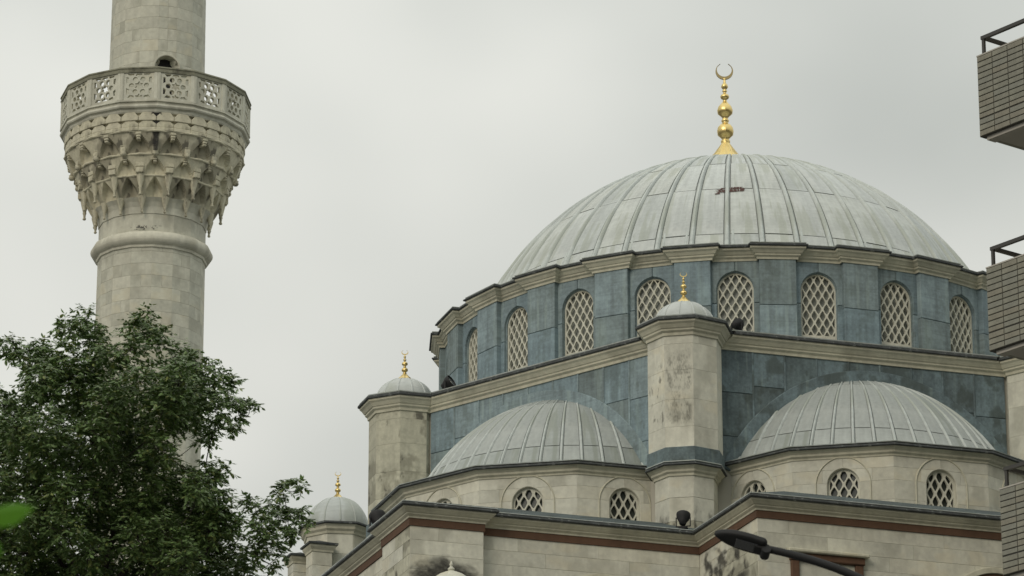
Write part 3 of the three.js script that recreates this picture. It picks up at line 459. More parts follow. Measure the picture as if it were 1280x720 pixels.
  { const g = group('stone_cupola', T), [x, z] = NM(7.24 - in_ + 0.3, 8.42); g.position.y -= 0.27; g.position.x = x; g.position.z = z;
    const d = new THREE.LatheGeometry([[0.36, 16.4], [0.36, 16.95], [0.42, 16.98], [0.42, 17.02], [0.36, 17.05], [0.3, 17.13], [0.2, 17.2], [0.08, 17.25], [0.03, 17.27]].map((p) => new THREE.Vector2(...p)), 24); add('cupola', d, M.stone[2], g);
    const k = new THREE.LatheGeometry([[0.03, 17.26], [0.055, 17.275], [0.06, 17.3], [0.03, 17.325], [0.02, 17.35], [0.035, 17.37], [0.02, 17.4], [0.012, 17.43], [0, 17.44]].map((p) => new THREE.Vector2(...p)), 12); add('knob', k, M.stone[2], g);
    const soot = add('soot_stain', sheet(-0.85, 0.85, 16.55, 17.4, 0), stainMat(77, (u, v, q) => { const x = (u - 0.5) * 1.7 / 0.62, y = (v - 0.4) * 0.85 / 0.36, r = Math.hypot(x, y), n = pf(u, v, 10, 7, q, 5); return sstep(1.25, 0.55, r + 0.7 * (n - 0.5)) * (0.5 + 0.6 * pf(u, v, 24, 18, q + 3, 3)); }, [0.05, 0.048, 0.043]), T); soot.applyMatrix4(facing(7.24 - in_ + 0.004, 8.42, 31.5)); soot.userData.label = 'dark soot stains on the wall behind the stone cupola'; }
  { const m = stainMat(51, (u, v, q) => { const n = pf(u, v, 14, 4, q, 5), f = pf(u, v, 9, 10, q + 7, 6); return sstep(0.44, 0.66, n * 0.4 + f * 0.6) * sstep(0, 0.05, u) * sstep(1, 0.75, u) * sstep(1, 0.93, v) * (0.35 + 0.55 * f); }, [0.055, 0.053, 0.046]);
    const e = add('weather_stain', sheet(-1.2, 1.1, 16.4, 17.79, 0), m, T); e.applyMatrix4(facing(8.15, 3.95 - in_ + 0.005, -58.5)); }
  // --- small domed lantern on the roof behind
  {
    const c = Math.cos(-HC * R), s = Math.sin(-HC * R), toL = (x, z) => { const dx = x - 4.516, dz = z + 75.549; return [dx * c + dz * s, -dx * s + dz * c]; };
    const [lx, lz] = toL(-3.55, -80); const k = group('roof_lantern', T); k.position.x = lx; k.position.z = lz; k.rotation.y = -HC * R + 8 * R;
    const r8 = ngon(8, 0.68, 22.5), b8 = 2 * 0.68 * Math.sin(22.5 * R), a8 = 0.68 * Math.cos(22.5 * R);
    add('core', sweep(ngon(8, 0.6, 22.5), [[0, 17], [0, 21.5]], true), M.mortar, k);
    for (let f = 0; f < 8; f++) { let h = 18.2; while (h < 21.25) { const hh = Math.min(21.28, h + 0.44); const g = slab(rect(-b8 / 2 + 0.002, b8 / 2 - 0.002, h + 0.002, hh - 0.002), -0.06, 0, 0.005, rnd() * 3, rnd() * 3); g.applyMatrix4(face(f * 45, a8)); add('stone_block', g, pick(M.stone, rnd), k); h = hh; } }
    add('lantern_cornice', sweep(r8, [[0, 21.26], [0.02, 21.26], [0.03, 21.31], [0.07, 21.35], [0.08, 21.4], [0.11, 21.44], [0, 21.441]], true), M.cornice, k);
    add('lantern_capping', sweep(r8, [[0.09, 21.443], [0.14, 21.443], [0.15, 21.455], [0.14, 21.49], [-0.1, 21.53], [-0.5, 21.56]], true), M.cap, k);
    const d = merged([(() => { const g = new THREE.SphereGeometry(1, 32, 12, 0, Math.PI * 2, 0, Math.PI / 2); g.scale(0.64, 0.66, 0.64); return g; })(), ...Array.from({ length: 12 }, (_, i) => { const g = ribGeo(0.64, 0.66, 2 * R, 86 * R, 0.02, 0.018, 8, 0.5); g.rotateY(i * 30 * R); return g; })]); d.translate(0, 21.52, 0); add('lantern_dome', d, M.lead[2], k);
    const f = add('finial', tfin, M.gold, k); f.position.y = 22.13; f.rotation.y = -8 * R; f.scale.set(1.35, 1, 1.35);
    for (const [x, z, top, w] of [[-3.87, -79.2, 20.98, 0.21], [-4.28, -79.75, 20.88, 0.2]]) {
      const [px0, pz0] = toL(x, z), b = group('buttress', T); b.position.x = px0; b.position.z = pz0; b.rotation.y = -HC * R + 20 * R; const q4 = ngon(4, w * Math.SQRT2, 45);
      let h = 17.5; while (h < top - 0.25) { const hh = Math.min(top - 0.2, h + 0.5); for (let n = 0; n < 4; n++) { const g = slab(rect(-w + 0.002, w - 0.002, h + 0.002, hh - 0.002), -0.05, 0, 0.006, rnd() * 3, rnd() * 3); g.applyMatrix4(face(n * 90, w)); add('stone_block', g, pick(M.stone, rnd), b); } h = hh; }
      add('buttress_cornice', sweep(q4, [[-0.05, top - 0.2], [0.015, top - 0.2], [0.02, top - 0.16], [0.06, top - 0.1], [0.065, top - 0.06], [0, top - 0.059]], true), M.cornice, b);
      add('buttress_capping', sweep(q4, [[0.04, top - 0.057], [0.095, top - 0.057], [0.1, top - 0.02], [-0.08, top + 0.04], [-w, top + 0.09]], true), M.cap, b);
    }
  }
}

// ------------------------------------------------------------------ the minaret
{
  const rnd = rng(19);
  const T = thing('minaret', 'tall pale stone minaret with a carved balcony behind the leafy tree', 'minaret', -7.861, -84, 5.8 * R);
  const N = 16, st = 22.5;
  function courses(parent, h0, h1, dh, rad, fac, open) { // facets between the corners at k * 22.5 degrees
    let h = h0, j = 0;
    while (h < h1 - 0.02) {
      const hh = Math.min(h1, h + dh), r = rad((h + hh) / 2), ap = r * Math.cos(11.25 * R), w = 2 * r * Math.sin(11.25 * R), whole = slab(rect(-w / 2 + 0.0006, w / 2 - 0.0006, h + 0.0015, hh - 0.0015), -0.24, 0, 0.0025, j * 0.7, j * 1.3);
      const parts = [slab(rect(-w / 2 + 0.0006, -0.001, h + 0.0015, hh - 0.0015), -0.24, 0, 0.0025, j * 0.7, j * 1.3), slab(rect(0.001, w / 2 - 0.0006, h + 0.0015, hh - 0.0015), -0.24, 0, 0.0025, j * 0.9, j * 1.1)];
      for (const k of fac) {
        let list = (k + j) % 3 === 0 ? parts : [whole];
        if (open && (k === (open.k + 1) % 16 || k === (open.k + 15) % 16)) { const sd = k === (open.k + 1) % 16 ? 1 : -1, p = clipped(sd > 0 ? 0.0006 : -w + 0.0006, sd > 0 ? w - 0.0006 : -0.0006, h + 0.0015, hh - 0.0015, (y) => Math.max(0, archHalf(y, open.hw, open.v0, open.vs) - w / 2), sd); list = p ? [slab(p.map(([x, y]) => [x - sd * w / 2, y]), -0.24, 0, 0.0025, j, j)] : []; }
        if (open && k === open.k) { list = []; for (const s of [-1, 1]) { const p = clipped(s < 0 ? -w / 2 + 0.002 : 0.001, s < 0 ? -0.001 : w / 2 - 0.002, h + 0.002, hh - 0.002, (y) => archHalf(y, open.hw, open.v0, open.vs), s); if (p) list.push(slab(p, -0.24, 0, 0.004, s, j)); } }
        for (const g of list) add('stone_block', g, pick(M.minaret, rnd), parent).applyMatrix4(face((k + 0.5) * st, ap));
      }
      h = hh; j++;
    }
  }
  const all = [...Array(16).keys()], front = [-5, -4, -3, -2, -1, 0, 1, 2, 3, 4].map((k) => (k + 16) % 16);
  const rLow = (h) => 1.178 - (h - 26) * 0.004, rUp = (h) => 1.062 - (h - 32) * 0.008;
  const low = group('lower_shaft', T), up = group('upper_shaft', T);
  add('shaft_core', sweep(ngon(16, 1.14), [[0.2, GROUND], [0.06, 14], [0.05, 20], [0.035, 24.4], [-0.2, 24.41], [-0.2, 29.5]], true), M.minaret[0], low);
  courses(low, 24.4, 28.62, 0.272, rLow, front);
  add('shaft_back', sweep(ngon(16, 1.16), [[0, 24.4], [0, 28.62]], true).scale(0.97, 1, 0.97), M.minaret[0], low);
  add('neck', sweep(ngon(16, 1.165), [[0, 28.6], [0, 29.36]], true), M.minaret[1], low);
  const tor = []; for (let i = 0; i <= 8; i++) { const a = (-80 + 160 * i / 8) * R; tor.push([0.02 + 0.145 * Math.cos(a), 28.77 + 0.15 * Math.sin(a)]); }
  add('ring_moulding', toCreasedNormals(sweep(ngon(16, 1.165), [[0, 28.56], [0.035, 28.57], [0.045, 28.61], ...tor, [0, 28.93]], true), 0.5), M.stone[3], low);
  add('upper_core', sweep(ngon(16, 0.8), [[0, 31.4], [0, 36]], true), M.black, up);
  courses(up, 31.55, 35.3, 0.268, rUp, all, { k: 0, hw: 0.27, v0: 31, vs: 32.78 });
  add('upper_shaft_top', sweep(ngon(16, rUp(35.3)), [[0, 35.3], [-0.05, 43], [0.12, 43.2], [0.12, 43.4], [-0.9, 49.5]], true), M.minaret[0], up);
  add('door_hood', archRing(0.3, 0.262, 31.6, 32.78, 0.035), M.minaret[1], up).applyMatrix4(face(11.25, rUp(33) * Math.cos(11.25 * R) - 0.02));
  // corbelled underside in carved tiers
  const corb = group('muqarnas', T);
  function niche(n, h0, h1, rb, rt, a0, top, fold, nu = 30, nv = 14) { // pointed, folded niche under an overhang
    const g = new GB(), P = [], w = 2 * Math.PI / n;
    for (let j = 0; j <= nv; j++) { const v = j / nv, row = []; for (let i = 0; i <= nu; i++) {
      const u = i / nu - 0.5, ro = mix(rb, rt, Math.pow(v, 0.75)), a = v < top ? a0 * (1 - Math.pow(v / top, 1.7)) : 0, au = Math.abs(u), k = a > 0 ? sstep(a + 0.02, a - 0.012, au) : 0, inn = mix(rb, ro, 0.45 * v) - fold * Math.max(0, 1 - au / Math.max(a, 0.02)) - 0.012;
      row.push([[mix(ro, inn, k) * Math.sin(u * w), mix(h0, h1, v), mix(ro, inn, k) * Math.cos(u * w)], [u * w * rt + n, v * (h1 - h0)]]); } P.push(row); }
    for (let j = 0; j < nv; j++) for (let i = 0; i < nu; i++) { const A = P[j][i], B = P[j][i + 1], C = P[j + 1][i + 1], Dd = P[j + 1][i]; g.quad(A[0], B[0], C[0], Dd[0], A[1], B[1], C[1], Dd[1]); }
    return toCreasedNormals(g.geo(), 0.45);
  }
  const around = (g, nm, n, off, r, h, mats = M.muqarnas) => { for (let k = 0; k < n; k++) { const a = (k + off) * 2 * Math.PI / n, m = add(nm, g, pick(mats, rnd), corb); m.position.set(r * Math.sin(a), h, r * Math.cos(a)); m.rotation.y = a; } };
  // two rows of notched teeth under the balcony
  const tooth = (w, h) => slab([[-w / 2, 0], [w / 2, 0], [w / 2, h * 0.45], [w * 0.27, h], [-w * 0.27, h], [-w / 2, h * 0.45]], -0.12, 0, 0.008);
  add('tooth_backing', sweep(ngon(32, 1.9), [[0, 30.9], [0, 31.37]], true), M.muqarnas[1], corb);
  around(tooth(0.378, 0.19), 'corbel_tooth', 32, 0.5, 1.978, 31.175); around(tooth(0.372, 0.15), 'corbel_tooth', 32, 0.5, 1.955, 31.03); around(slab(rect(-0.19, 0.19, 0, 0.085), -0.12, 0, 0.012), 'corbel_tooth', 32, 0.5, 1.962, 30.945);
  // three tiers of folded niches, their stems, bosses and pendants
  for (const [n, off, h0, h1, rb, rt, a0, top, fold] of [[16, 0.5, 30.5, 30.955, 1.735, 1.935, 0.34, 0.86, 0.07], [16, 0, 30.08, 30.5, 1.55, 1.73, 0.34, 0.84, 0.06], [16, 0, 29.66, 30.08, 1.31, 1.545, 0.34, 0.9, 0.08]]) {
    const g = niche(n, h0, h1, rb, rt, a0, top, fold); for (let k = 0; k < n; k++) add('corbel_niche', g, pick(M.muqarnas, rnd), corb).rotation.y = (k + off) * 2 * Math.PI / n;
    const zig = []; for (let k = 0; k < n * 2; k++) { const a = (k / 2 + off) * 2 * Math.PI / n, r = rt + (k % 2 ? 0.045 : -0.005); zig.push([r * Math.sin(a), r * Math.cos(a)]); }
    add('ledge', sweep(zig, [[-0.08, h1 - 0.035], [0, h1 - 0.03], [0.012, h1 - 0.012], [0.006, h1 + 0.006], [-0.1, h1 + 0.012]], true), M.muqarnas[0], corb);
  }
  for (const [h, r] of [[31.36, 1.97], [30.955, 1.93], [30.5, 1.73], [30.08, 1.54], [29.66, 1.31]]) add('tier_slab', flatRoof(ngon(32, r - 0.02), h - 0.001), M.muqarnas[1], corb);
  const stem = (w, d, hs) => { const l = []; let y = 0; for (const [h, k] of hs) { l.push(slab(rect(-w * k / 2, w * k / 2, y + 0.004, y + h - 0.004), -0.14, d * k, 0.012)); y += h; } return merged(l); };
  const boss = new THREE.LatheGeometry([[0, -0.085], [0.05, -0.075], [0.075, -0.03], [0.06, 0.005], [0.07, 0.03]].map(([x, y]) => new THREE.Vector2(x, y)), 8);
  const drop = (H, s) => new THREE.LatheGeometry([[0, -H], [0.024 * s, -H + 0.005], [0.034 * s, -H + 0.03], [0.02 * s, -H + 0.06], [0.026 * s, -H * 0.72], [0.036 * s, -H * 0.67], [0.03 * s, -H * 0.6], [0.055 * s, -H * 0.35], [0.085 * s, 0], [0.09 * s, 0.04]].map(([x, y]) => new THREE.Vector2(x, y)), 6);
  around(stem(0.15, 0.045, [[0.12, 0.85], [0.12, 0.95], [0.2, 1.25]]), 'corbel_stem', 16, 0, 1.79, 30.53); around(boss, 'corbel_boss', 16, 0, 1.79, 30.52);
  around(stem(0.19, 0.05, [[0.13, 0.9], [0.12, 1], [0.16, 1.12]]), 'corbel_stem', 16, 0.5, 1.62, 30.1); around(drop(0.47, 1.25), 'pendant', 16, 0.5, 1.52, 30.1);
  around(stem(0.1, 0.03, [[0.05, 0.8], [0.06, 1], [0.09, 1.3]]), 'corbel_stem', 16, 0.5, 1.9, 30.76); around(stem(0.09, 0.025, [[0.05, 0.8], [0.05, 1], [0.08, 1.3]]), 'corbel_stem', 16, 0, 1.69, 30.32);
  for (const q of [0.24, -0.24]) { around(stem(0.07, 0.025, [[0.05, 0.8], [0.06, 1.1]]), 'corbel_stem', 16, 0.5 + q, 1.88, 30.84); around(stem(0.065, 0.02, [[0.04, 0.8], [0.05, 1.1]]), 'corbel_stem', 16, q, 1.68, 30.4); }
  around(drop(0.33, 1.05), 'pendant', 16, 0.5, 1.265, 29.64);
  add('neck_cove', sweep(ngon(16, 1.17), [[0, 29.33], [0.012, 29.335], [0.015, 29.37], [0.03, 29.48], [0.08, 29.58], [0.15, 29.66]], true), M.minaret[1], corb);
  { const e = add('drip_stain', sheet(-0.16, 0.16, 30.52, 31.38, 0), stainMat(61, (u, v, q) => { const n = pf(u, v, 8, 14, q, 4), w = 0.1 + 0.22 * Math.abs(Math.sin(v * 9)) * v + 0.08 * n; return sstep(w + 0.1, w - 0.06, Math.abs(u - 0.5) + 0.15 * (n - 0.5)) * (0.6 + 0.5 * n); }, [0.022, 0.021, 0.02]), corb); e.geometry.rotateX(0); e.applyMatrix4(face(0, 1.985)); const p = e.geometry.attributes.position; for (let i = 0; i < p.count; i++) p.setZ(i, p.getY(i) < 31 ? -0.1 : 0); e.userData.label = 'black drip stain below a balcony post';
    const sc = add('dirt_marks', sheet(-0.44, 0.44, 28.93, 29.07, 0), stainMat(66, (u, v, q) => sstep(0.56, 0.66, pf(u, v, 22, 4, q, 3)) * sstep(0, 0.2, u) * sstep(1, 0.5, u) * sstep(0, 0.2, v) * sstep(1, 0.7, v) * 0.85, [0.05, 0.048, 0.045]), low); const q = sc.geometry.attributes.position; sc.applyMatrix4(face(-5, 1.19)); }
  // balcony: floor moulding, posts, pierced panels, hand rail
  const bal = group('balcony', T), rB = 2.075;
  add('floor_moulding', sweep(ngon(16, 1.99), [[-0.3, 31.35], [0.0, 31.35], [0.02, 31.38], [0.03, 31.43], [0.085, 31.45], [0.1, 31.48], [0.09, 31.52], [0.055, 31.53], [0.06, 31.57], [0.1, 31.585], [0.095, 31.62], [-0.02, 31.625], [-0.9, 31.625]], true), M.minaret[1], bal);
  const pw = 2 * rB * Math.sin(11.25 * R), ap = rB * Math.cos(11.25 * R), shp = new THREE.Shape([[-pw / 2 + 0.02, 31.62], [pw / 2 - 0.02, 31.62], [pw / 2 - 0.02, 32.25], [-pw / 2 + 0.02, 32.25]].map((p) => new THREE.Vector2(...p)));
  const cy = 31.955, hole = (pts) => shp.holes.push(new THREE.Path(pts.map((p) => new THREE.Vector2(...p)))), circ = (x, y, r) => hole(Array.from({ length: 10 }, (_, i) => [x + r * Math.cos(i * 0.628), y + r * Math.sin(i * 0.628)]));
  const star = (x, y, r, lo, hi) => { const p = Array.from({ length: 12 }, (_, i) => { const q = i % 2 ? r * 0.58 : r; return [x + q * Math.cos(i * Math.PI / 6 + Math.PI / 2), y + q * Math.sin(i * Math.PI / 6 + Math.PI / 2)]; }); const c = clipPoly(p, rect(x - 1, x + 1, lo, hi)); if (c.length > 2) hole(c); };
  const Kp = 1.13; star(0, cy, 0.088 * Kp, 31, 33);
  for (let i = 0; i < 6; i++) circ(0.145 * Kp * Math.cos(i * 60 * R), cy + 0.145 * Kp * Math.sin(i * 60 * R), 0.056);
  star(0, cy + 0.275, 0.09, 31, cy + 0.272); star(0, cy - 0.275, 0.09, cy - 0.272, 33);
  for (const sx of [-1, 1]) for (const sy of [-1, 1]) { const q = [[0.215, 0.09], [0.275, 0.055], [0.275, 0.2], [0.225, 0.185]], t = [[0.12, 0.235], [0.2, 0.215], [0.25, 0.272], [0.105, 0.272]]; for (const h of [q, t]) { const p = h.map(([x, y]) => [sx * x, cy + sy * y]); hole(area(p) > 0 ? p : p.reverse()); } }
  const panG = new THREE.ExtrudeGeometry(shp, { depth: 0.06, bevelEnabled: true, bevelThickness: 0.006, bevelSize: 0.004, bevelOffset: -0.004, bevelSegments: 1 });
  const frameG = merged([slab(rect(-pw / 2, -pw / 2 + 0.075, 31.62, 32.26), -0.1, 0.012, 0.008), slab(rect(pw / 2 - 0.075, pw / 2, 31.62, 32.26), -0.1, 0.012, 0.008)]);
  for (let k = 0; k < 16; k++) {
    const p = add('pierced_panel', panG, pick(M.minaret, rnd), bal); p.applyMatrix4(face((k + 0.5) * st, ap - 0.07));
    add('post', frameG, pick(M.minaret, rnd), bal).applyMatrix4(face((k + 0.5) * st, ap));
  }
  add('hand_rail', sweep(ngon(16, rB), [[-0.12, 32.25], [0.02, 32.25], [0.025, 32.28], [0.01, 32.29], [0.012, 32.33], [0.03, 32.345], [0.025, 32.375], [-0.13, 32.38], [-0.13, 32.25]], true), M.algae, bal);
}

// ------------------------------------------------------------------ floodlights standing on the roofs
function floodlight(label, pos, head, tilt, s = 1) {
  const g = new THREE.Group(); g.name = floodlight.n++ ? 'floodlight_' + String(floodlight.n - 1).padStart(3, '0') : 'floodlight'; scene.add(g); g.position.copy(pos); g.rotation.y = head * R; g.scale.setScalar(s);
  g.userData = { label, category: 'floodlight', group: 'floodlights on the mosque roofs' };
  add('base_plate', new RoundedBoxGeometry(0.16, 0.03, 0.12, 1, 0.008).translate(0, 0.015, 0), M.black, g);
  add('bracket', merged([new THREE.BoxGeometry(0.015, 0.17, 0.03).translate(-0.13, 0.13, 0), new THREE.BoxGeometry(0.015, 0.17, 0.03).translate(0.13, 0.13, 0), new THREE.BoxGeometry(0.275, 0.015, 0.03).translate(0, 0.045, 0)]), M.black, g);
  const h = new THREE.Group(); h.name = 'lamp_head'; h.position.y = 0.2; h.rotation.x = -tilt * R; g.add(h);
  add('housing', new THREE.LatheGeometry([[0.0, -0.14], [0.06, -0.135], [0.075, -0.08], [0.115, -0.01], [0.13, 0.05], [0.13, 0.085], [0.118, 0.085], [0.112, 0.06]].map((p) => new THREE.Vector2(...p)), 20).rotateX(Math.PI / 2), M.black, h);
  add('lens', new THREE.CircleGeometry(0.113, 20).translate(0, 0, 0.06), M.lens, h); return g;
}
floodlight.n = 0;
{
  const W = (lx, h, lz) => new THREE.Vector3(4.516 + lx * Math.cos(HC * R) + lz * Math.sin(HC * R), h, -75.549 - lx * Math.sin(HC * R) + lz * Math.cos(HC * R));
  floodlight('round black floodlight at the foot of the drum beside the far turret', W(-4.97, 22.17, 4.0), 62, 28);
  floodlight('small black floodlight behind the front turret dome against a drum window', W(0.86, 22.22, 6.33), 140, 20, 0.85);
  floodlight('black floodlight in the roof corner below the front turret foot', W(0.13, 18.22, 8.0), 165, 68, 0.95);
  floodlight('black floodlight on the roof edge next to the small domed lantern', W(-5.04, 18.2, 8.96), 205, 60, 1.15);
}

// ------------------------------------------------------------------ apartment balconies at the right
{
  const rnd = rng(31), T = thing('apartment_building', 'apartment building with stacked beige tiled balconies and dark metal rails', 'building', 6.5, -53, -52 * R);
  const len = 4.2, dep = 1.5;
  const storey = [[0.0, 21.08], [0.03, 17.95], [0.16, 14.78], [0.16, 11.7]];
  storey.forEach(([ox, top], q) => {
    const b = group('balcony', T); b.position.x = ox * 0.7;
    const rows = 14, H = 1.19, dh = H / rows, tw = 0.3; // x runs along the parapet from its free corner, z outwards
    add('parapet', new THREE.BoxGeometry(len, H, 0.12).translate(len / 2, top - H / 2, -0.07), M.joint, b);
    add('parapet_return', new THREE.BoxGeometry(0.12, H, dep - 0.14).translate(0.06, top - H / 2, -0.14 - (dep - 0.14) / 2), M.tile[0], b);
    add('coping', new THREE.BoxGeometry(len, 0.02, 0.14).translate(len / 2, top + 0.01, -0.065), M.soffit, b);
    const g0 = slab(rect(0.007, tw - 0.007, 0.0065, dh - 0.0065), -0.012, 0, 0.004), g1 = slab(rect(0.007, tw - 0.007, 0.016, dh - 0.0065), -0.012, 0, 0.004);
    if (q < 3) for (let j = 0; j < rows; j++) for (let i = 0; i < 5; i++) { const m = add('tile', j === 3 ? g1 : g0, pick(M.tile, rnd), b); m.position.set(i * tw, top - H + j * dh, 0.004); m.rotation.z = (rnd() - 0.5) * 0.004; }
    add('tile_field', (() => { const l = []; for (let j = 0; j < rows; j++) for (let i = q < 3 ? 5 : 0; i < 14; i++) l.push(g0.clone().translate(i * tw, top - H + j * dh, 0.004)); return merged(l); })(), M.tile[1], b).userData.kind = 'stuff';
    add('floor_slab', new THREE.BoxGeometry(len - 0.1, 0.16, dep - 0.1).translate(len / 2 + 0.08, top - H + 0.05, -dep / 2 - 0.06), M.soffit, b);
    add('edge_beam', new THREE.BoxGeometry(len - 0.06, 0.07, 0.16).translate(len / 2 + 0.05, top - H - 0.02, -0.14), M.soffit, b);
    const rl = 0.035; add('rail', new THREE.BoxGeometry(len, 0.05, 0.05).translate(len / 2 + 0.04, top + 0.29, -0.075), M.rail, b); add('rail', new THREE.BoxGeometry(0.05, 0.05, dep).translate(0.075, top + 0.29, -dep / 2 - 0.075), M.rail, b);
    for (const x of [0.075, 1.4, 2.75, 4.0]) add('rail_post', new THREE.BoxGeometry(rl + 0.01, 0.27, rl).translate(x, top + 0.135, -0.075), M.rail, b);
  });
  add('enlarged_shading_wall', new THREE.BoxGeometry(26, 34, 16).translate(13.7, GROUND + 17, -dep - 8.05), M.tile[0], T);  // unseen bulk, enlarged to cut sky light on the mosque's right side
}

// ------------------------------------------------------------------ street lamp
{
  const a = pxAt(893, 667, 29), b = pxAt(958, 686, 29.0), c = pxAt(1072, 722, 29), base = new THREE.Vector3(3.75, GROUND, -29);
  const T = thing('street_lamp', 'black street lamp with a flat head on a curved arm', 'street lamp', base.x, base.z), L = (v) => v.clone().sub(new THREE.Vector3(base.x, 0, base.z));
  const mt = new THREE.MeshStandardMaterial({ color: new THREE.Color(0.007, 0.007, 0.0075), roughness: 0.7 });
  add('arm', tube([L(b), L(pxAt(985, 692, 29)), L(pxAt(1030, 705, 29)), L(c), L(new THREE.Vector3(3.25, 6.98, -29)), L(new THREE.Vector3(3.68, 6.2, -29)), L(new THREE.Vector3(3.75, 5.2, -29))], 0.028, 0.05, 10, 40), mt, T);
  add('pole', new THREE.CylinderGeometry(0.055, 0.09, 6.8, 14).translate(0, GROUND + 3.4, 0), mt, T);
  const h = group('lamp_head', T); const mid = L(a.clone().lerp(b, 0.5)), dir = b.clone().sub(a), len = dir.length(); h.position.x = mid.x; h.position.y += mid.y; h.position.z = mid.z; h.rotation.order = 'ZYX'; h.rotation.z = Math.atan2(dir.y, dir.x); h.rotation.x = -0.3;
  const s = new THREE.Shape(); s.moveTo(-len / 2, 0.006); s.bezierCurveTo(-len * 0.4, 0.05, -len * 0.25, 0.098, 0.05, 0.104); s.lineTo(len * 0.42, 0.098); s.quadraticCurveTo(len * 0.5, 0.09, len * 0.5, 0.0); s.quadraticCurveTo(len * 0.5, -0.09, len * 0.42, -0.098); s.lineTo(0.05, -0.104); s.bezierCurveTo(-len * 0.25, -0.098, -len * 0.4, -0.05, -len / 2, -0.006);
  add('lamp_cover', new THREE.ExtrudeGeometry(s, { depth: 0.016, bevelEnabled: true, bevelThickness: 0.02, bevelSize: 0.03, bevelSegments: 4, bevelOffset: -0.03, curveSegments: 10 }).rotateX(-Math.PI / 2).translate(0, 0, 0), mt, h);
  add('lens', new RoundedBoxGeometry(len * 0.42, 0.012, 0.11, 2, 0.005).translate(0.05, -0.022, 0), new THREE.MeshPhysicalMaterial({ color: new THREE.Color(0.035, 0.036, 0.04), roughness: 0.15, clearcoat: 0.6 }), h);
  add('driver_box', new RoundedBoxGeometry(len * 0.26, 0.04, 0.1, 2, 0.012).translate(len * 0.4, -0.02, 0), mt, h);
  add('knuckle', new THREE.CylinderGeometry(0.036, 0.036, 0.11, 14).rotateX(Math.PI / 2).translate(len * 0.5, -0.03, 0), mt, h);
}

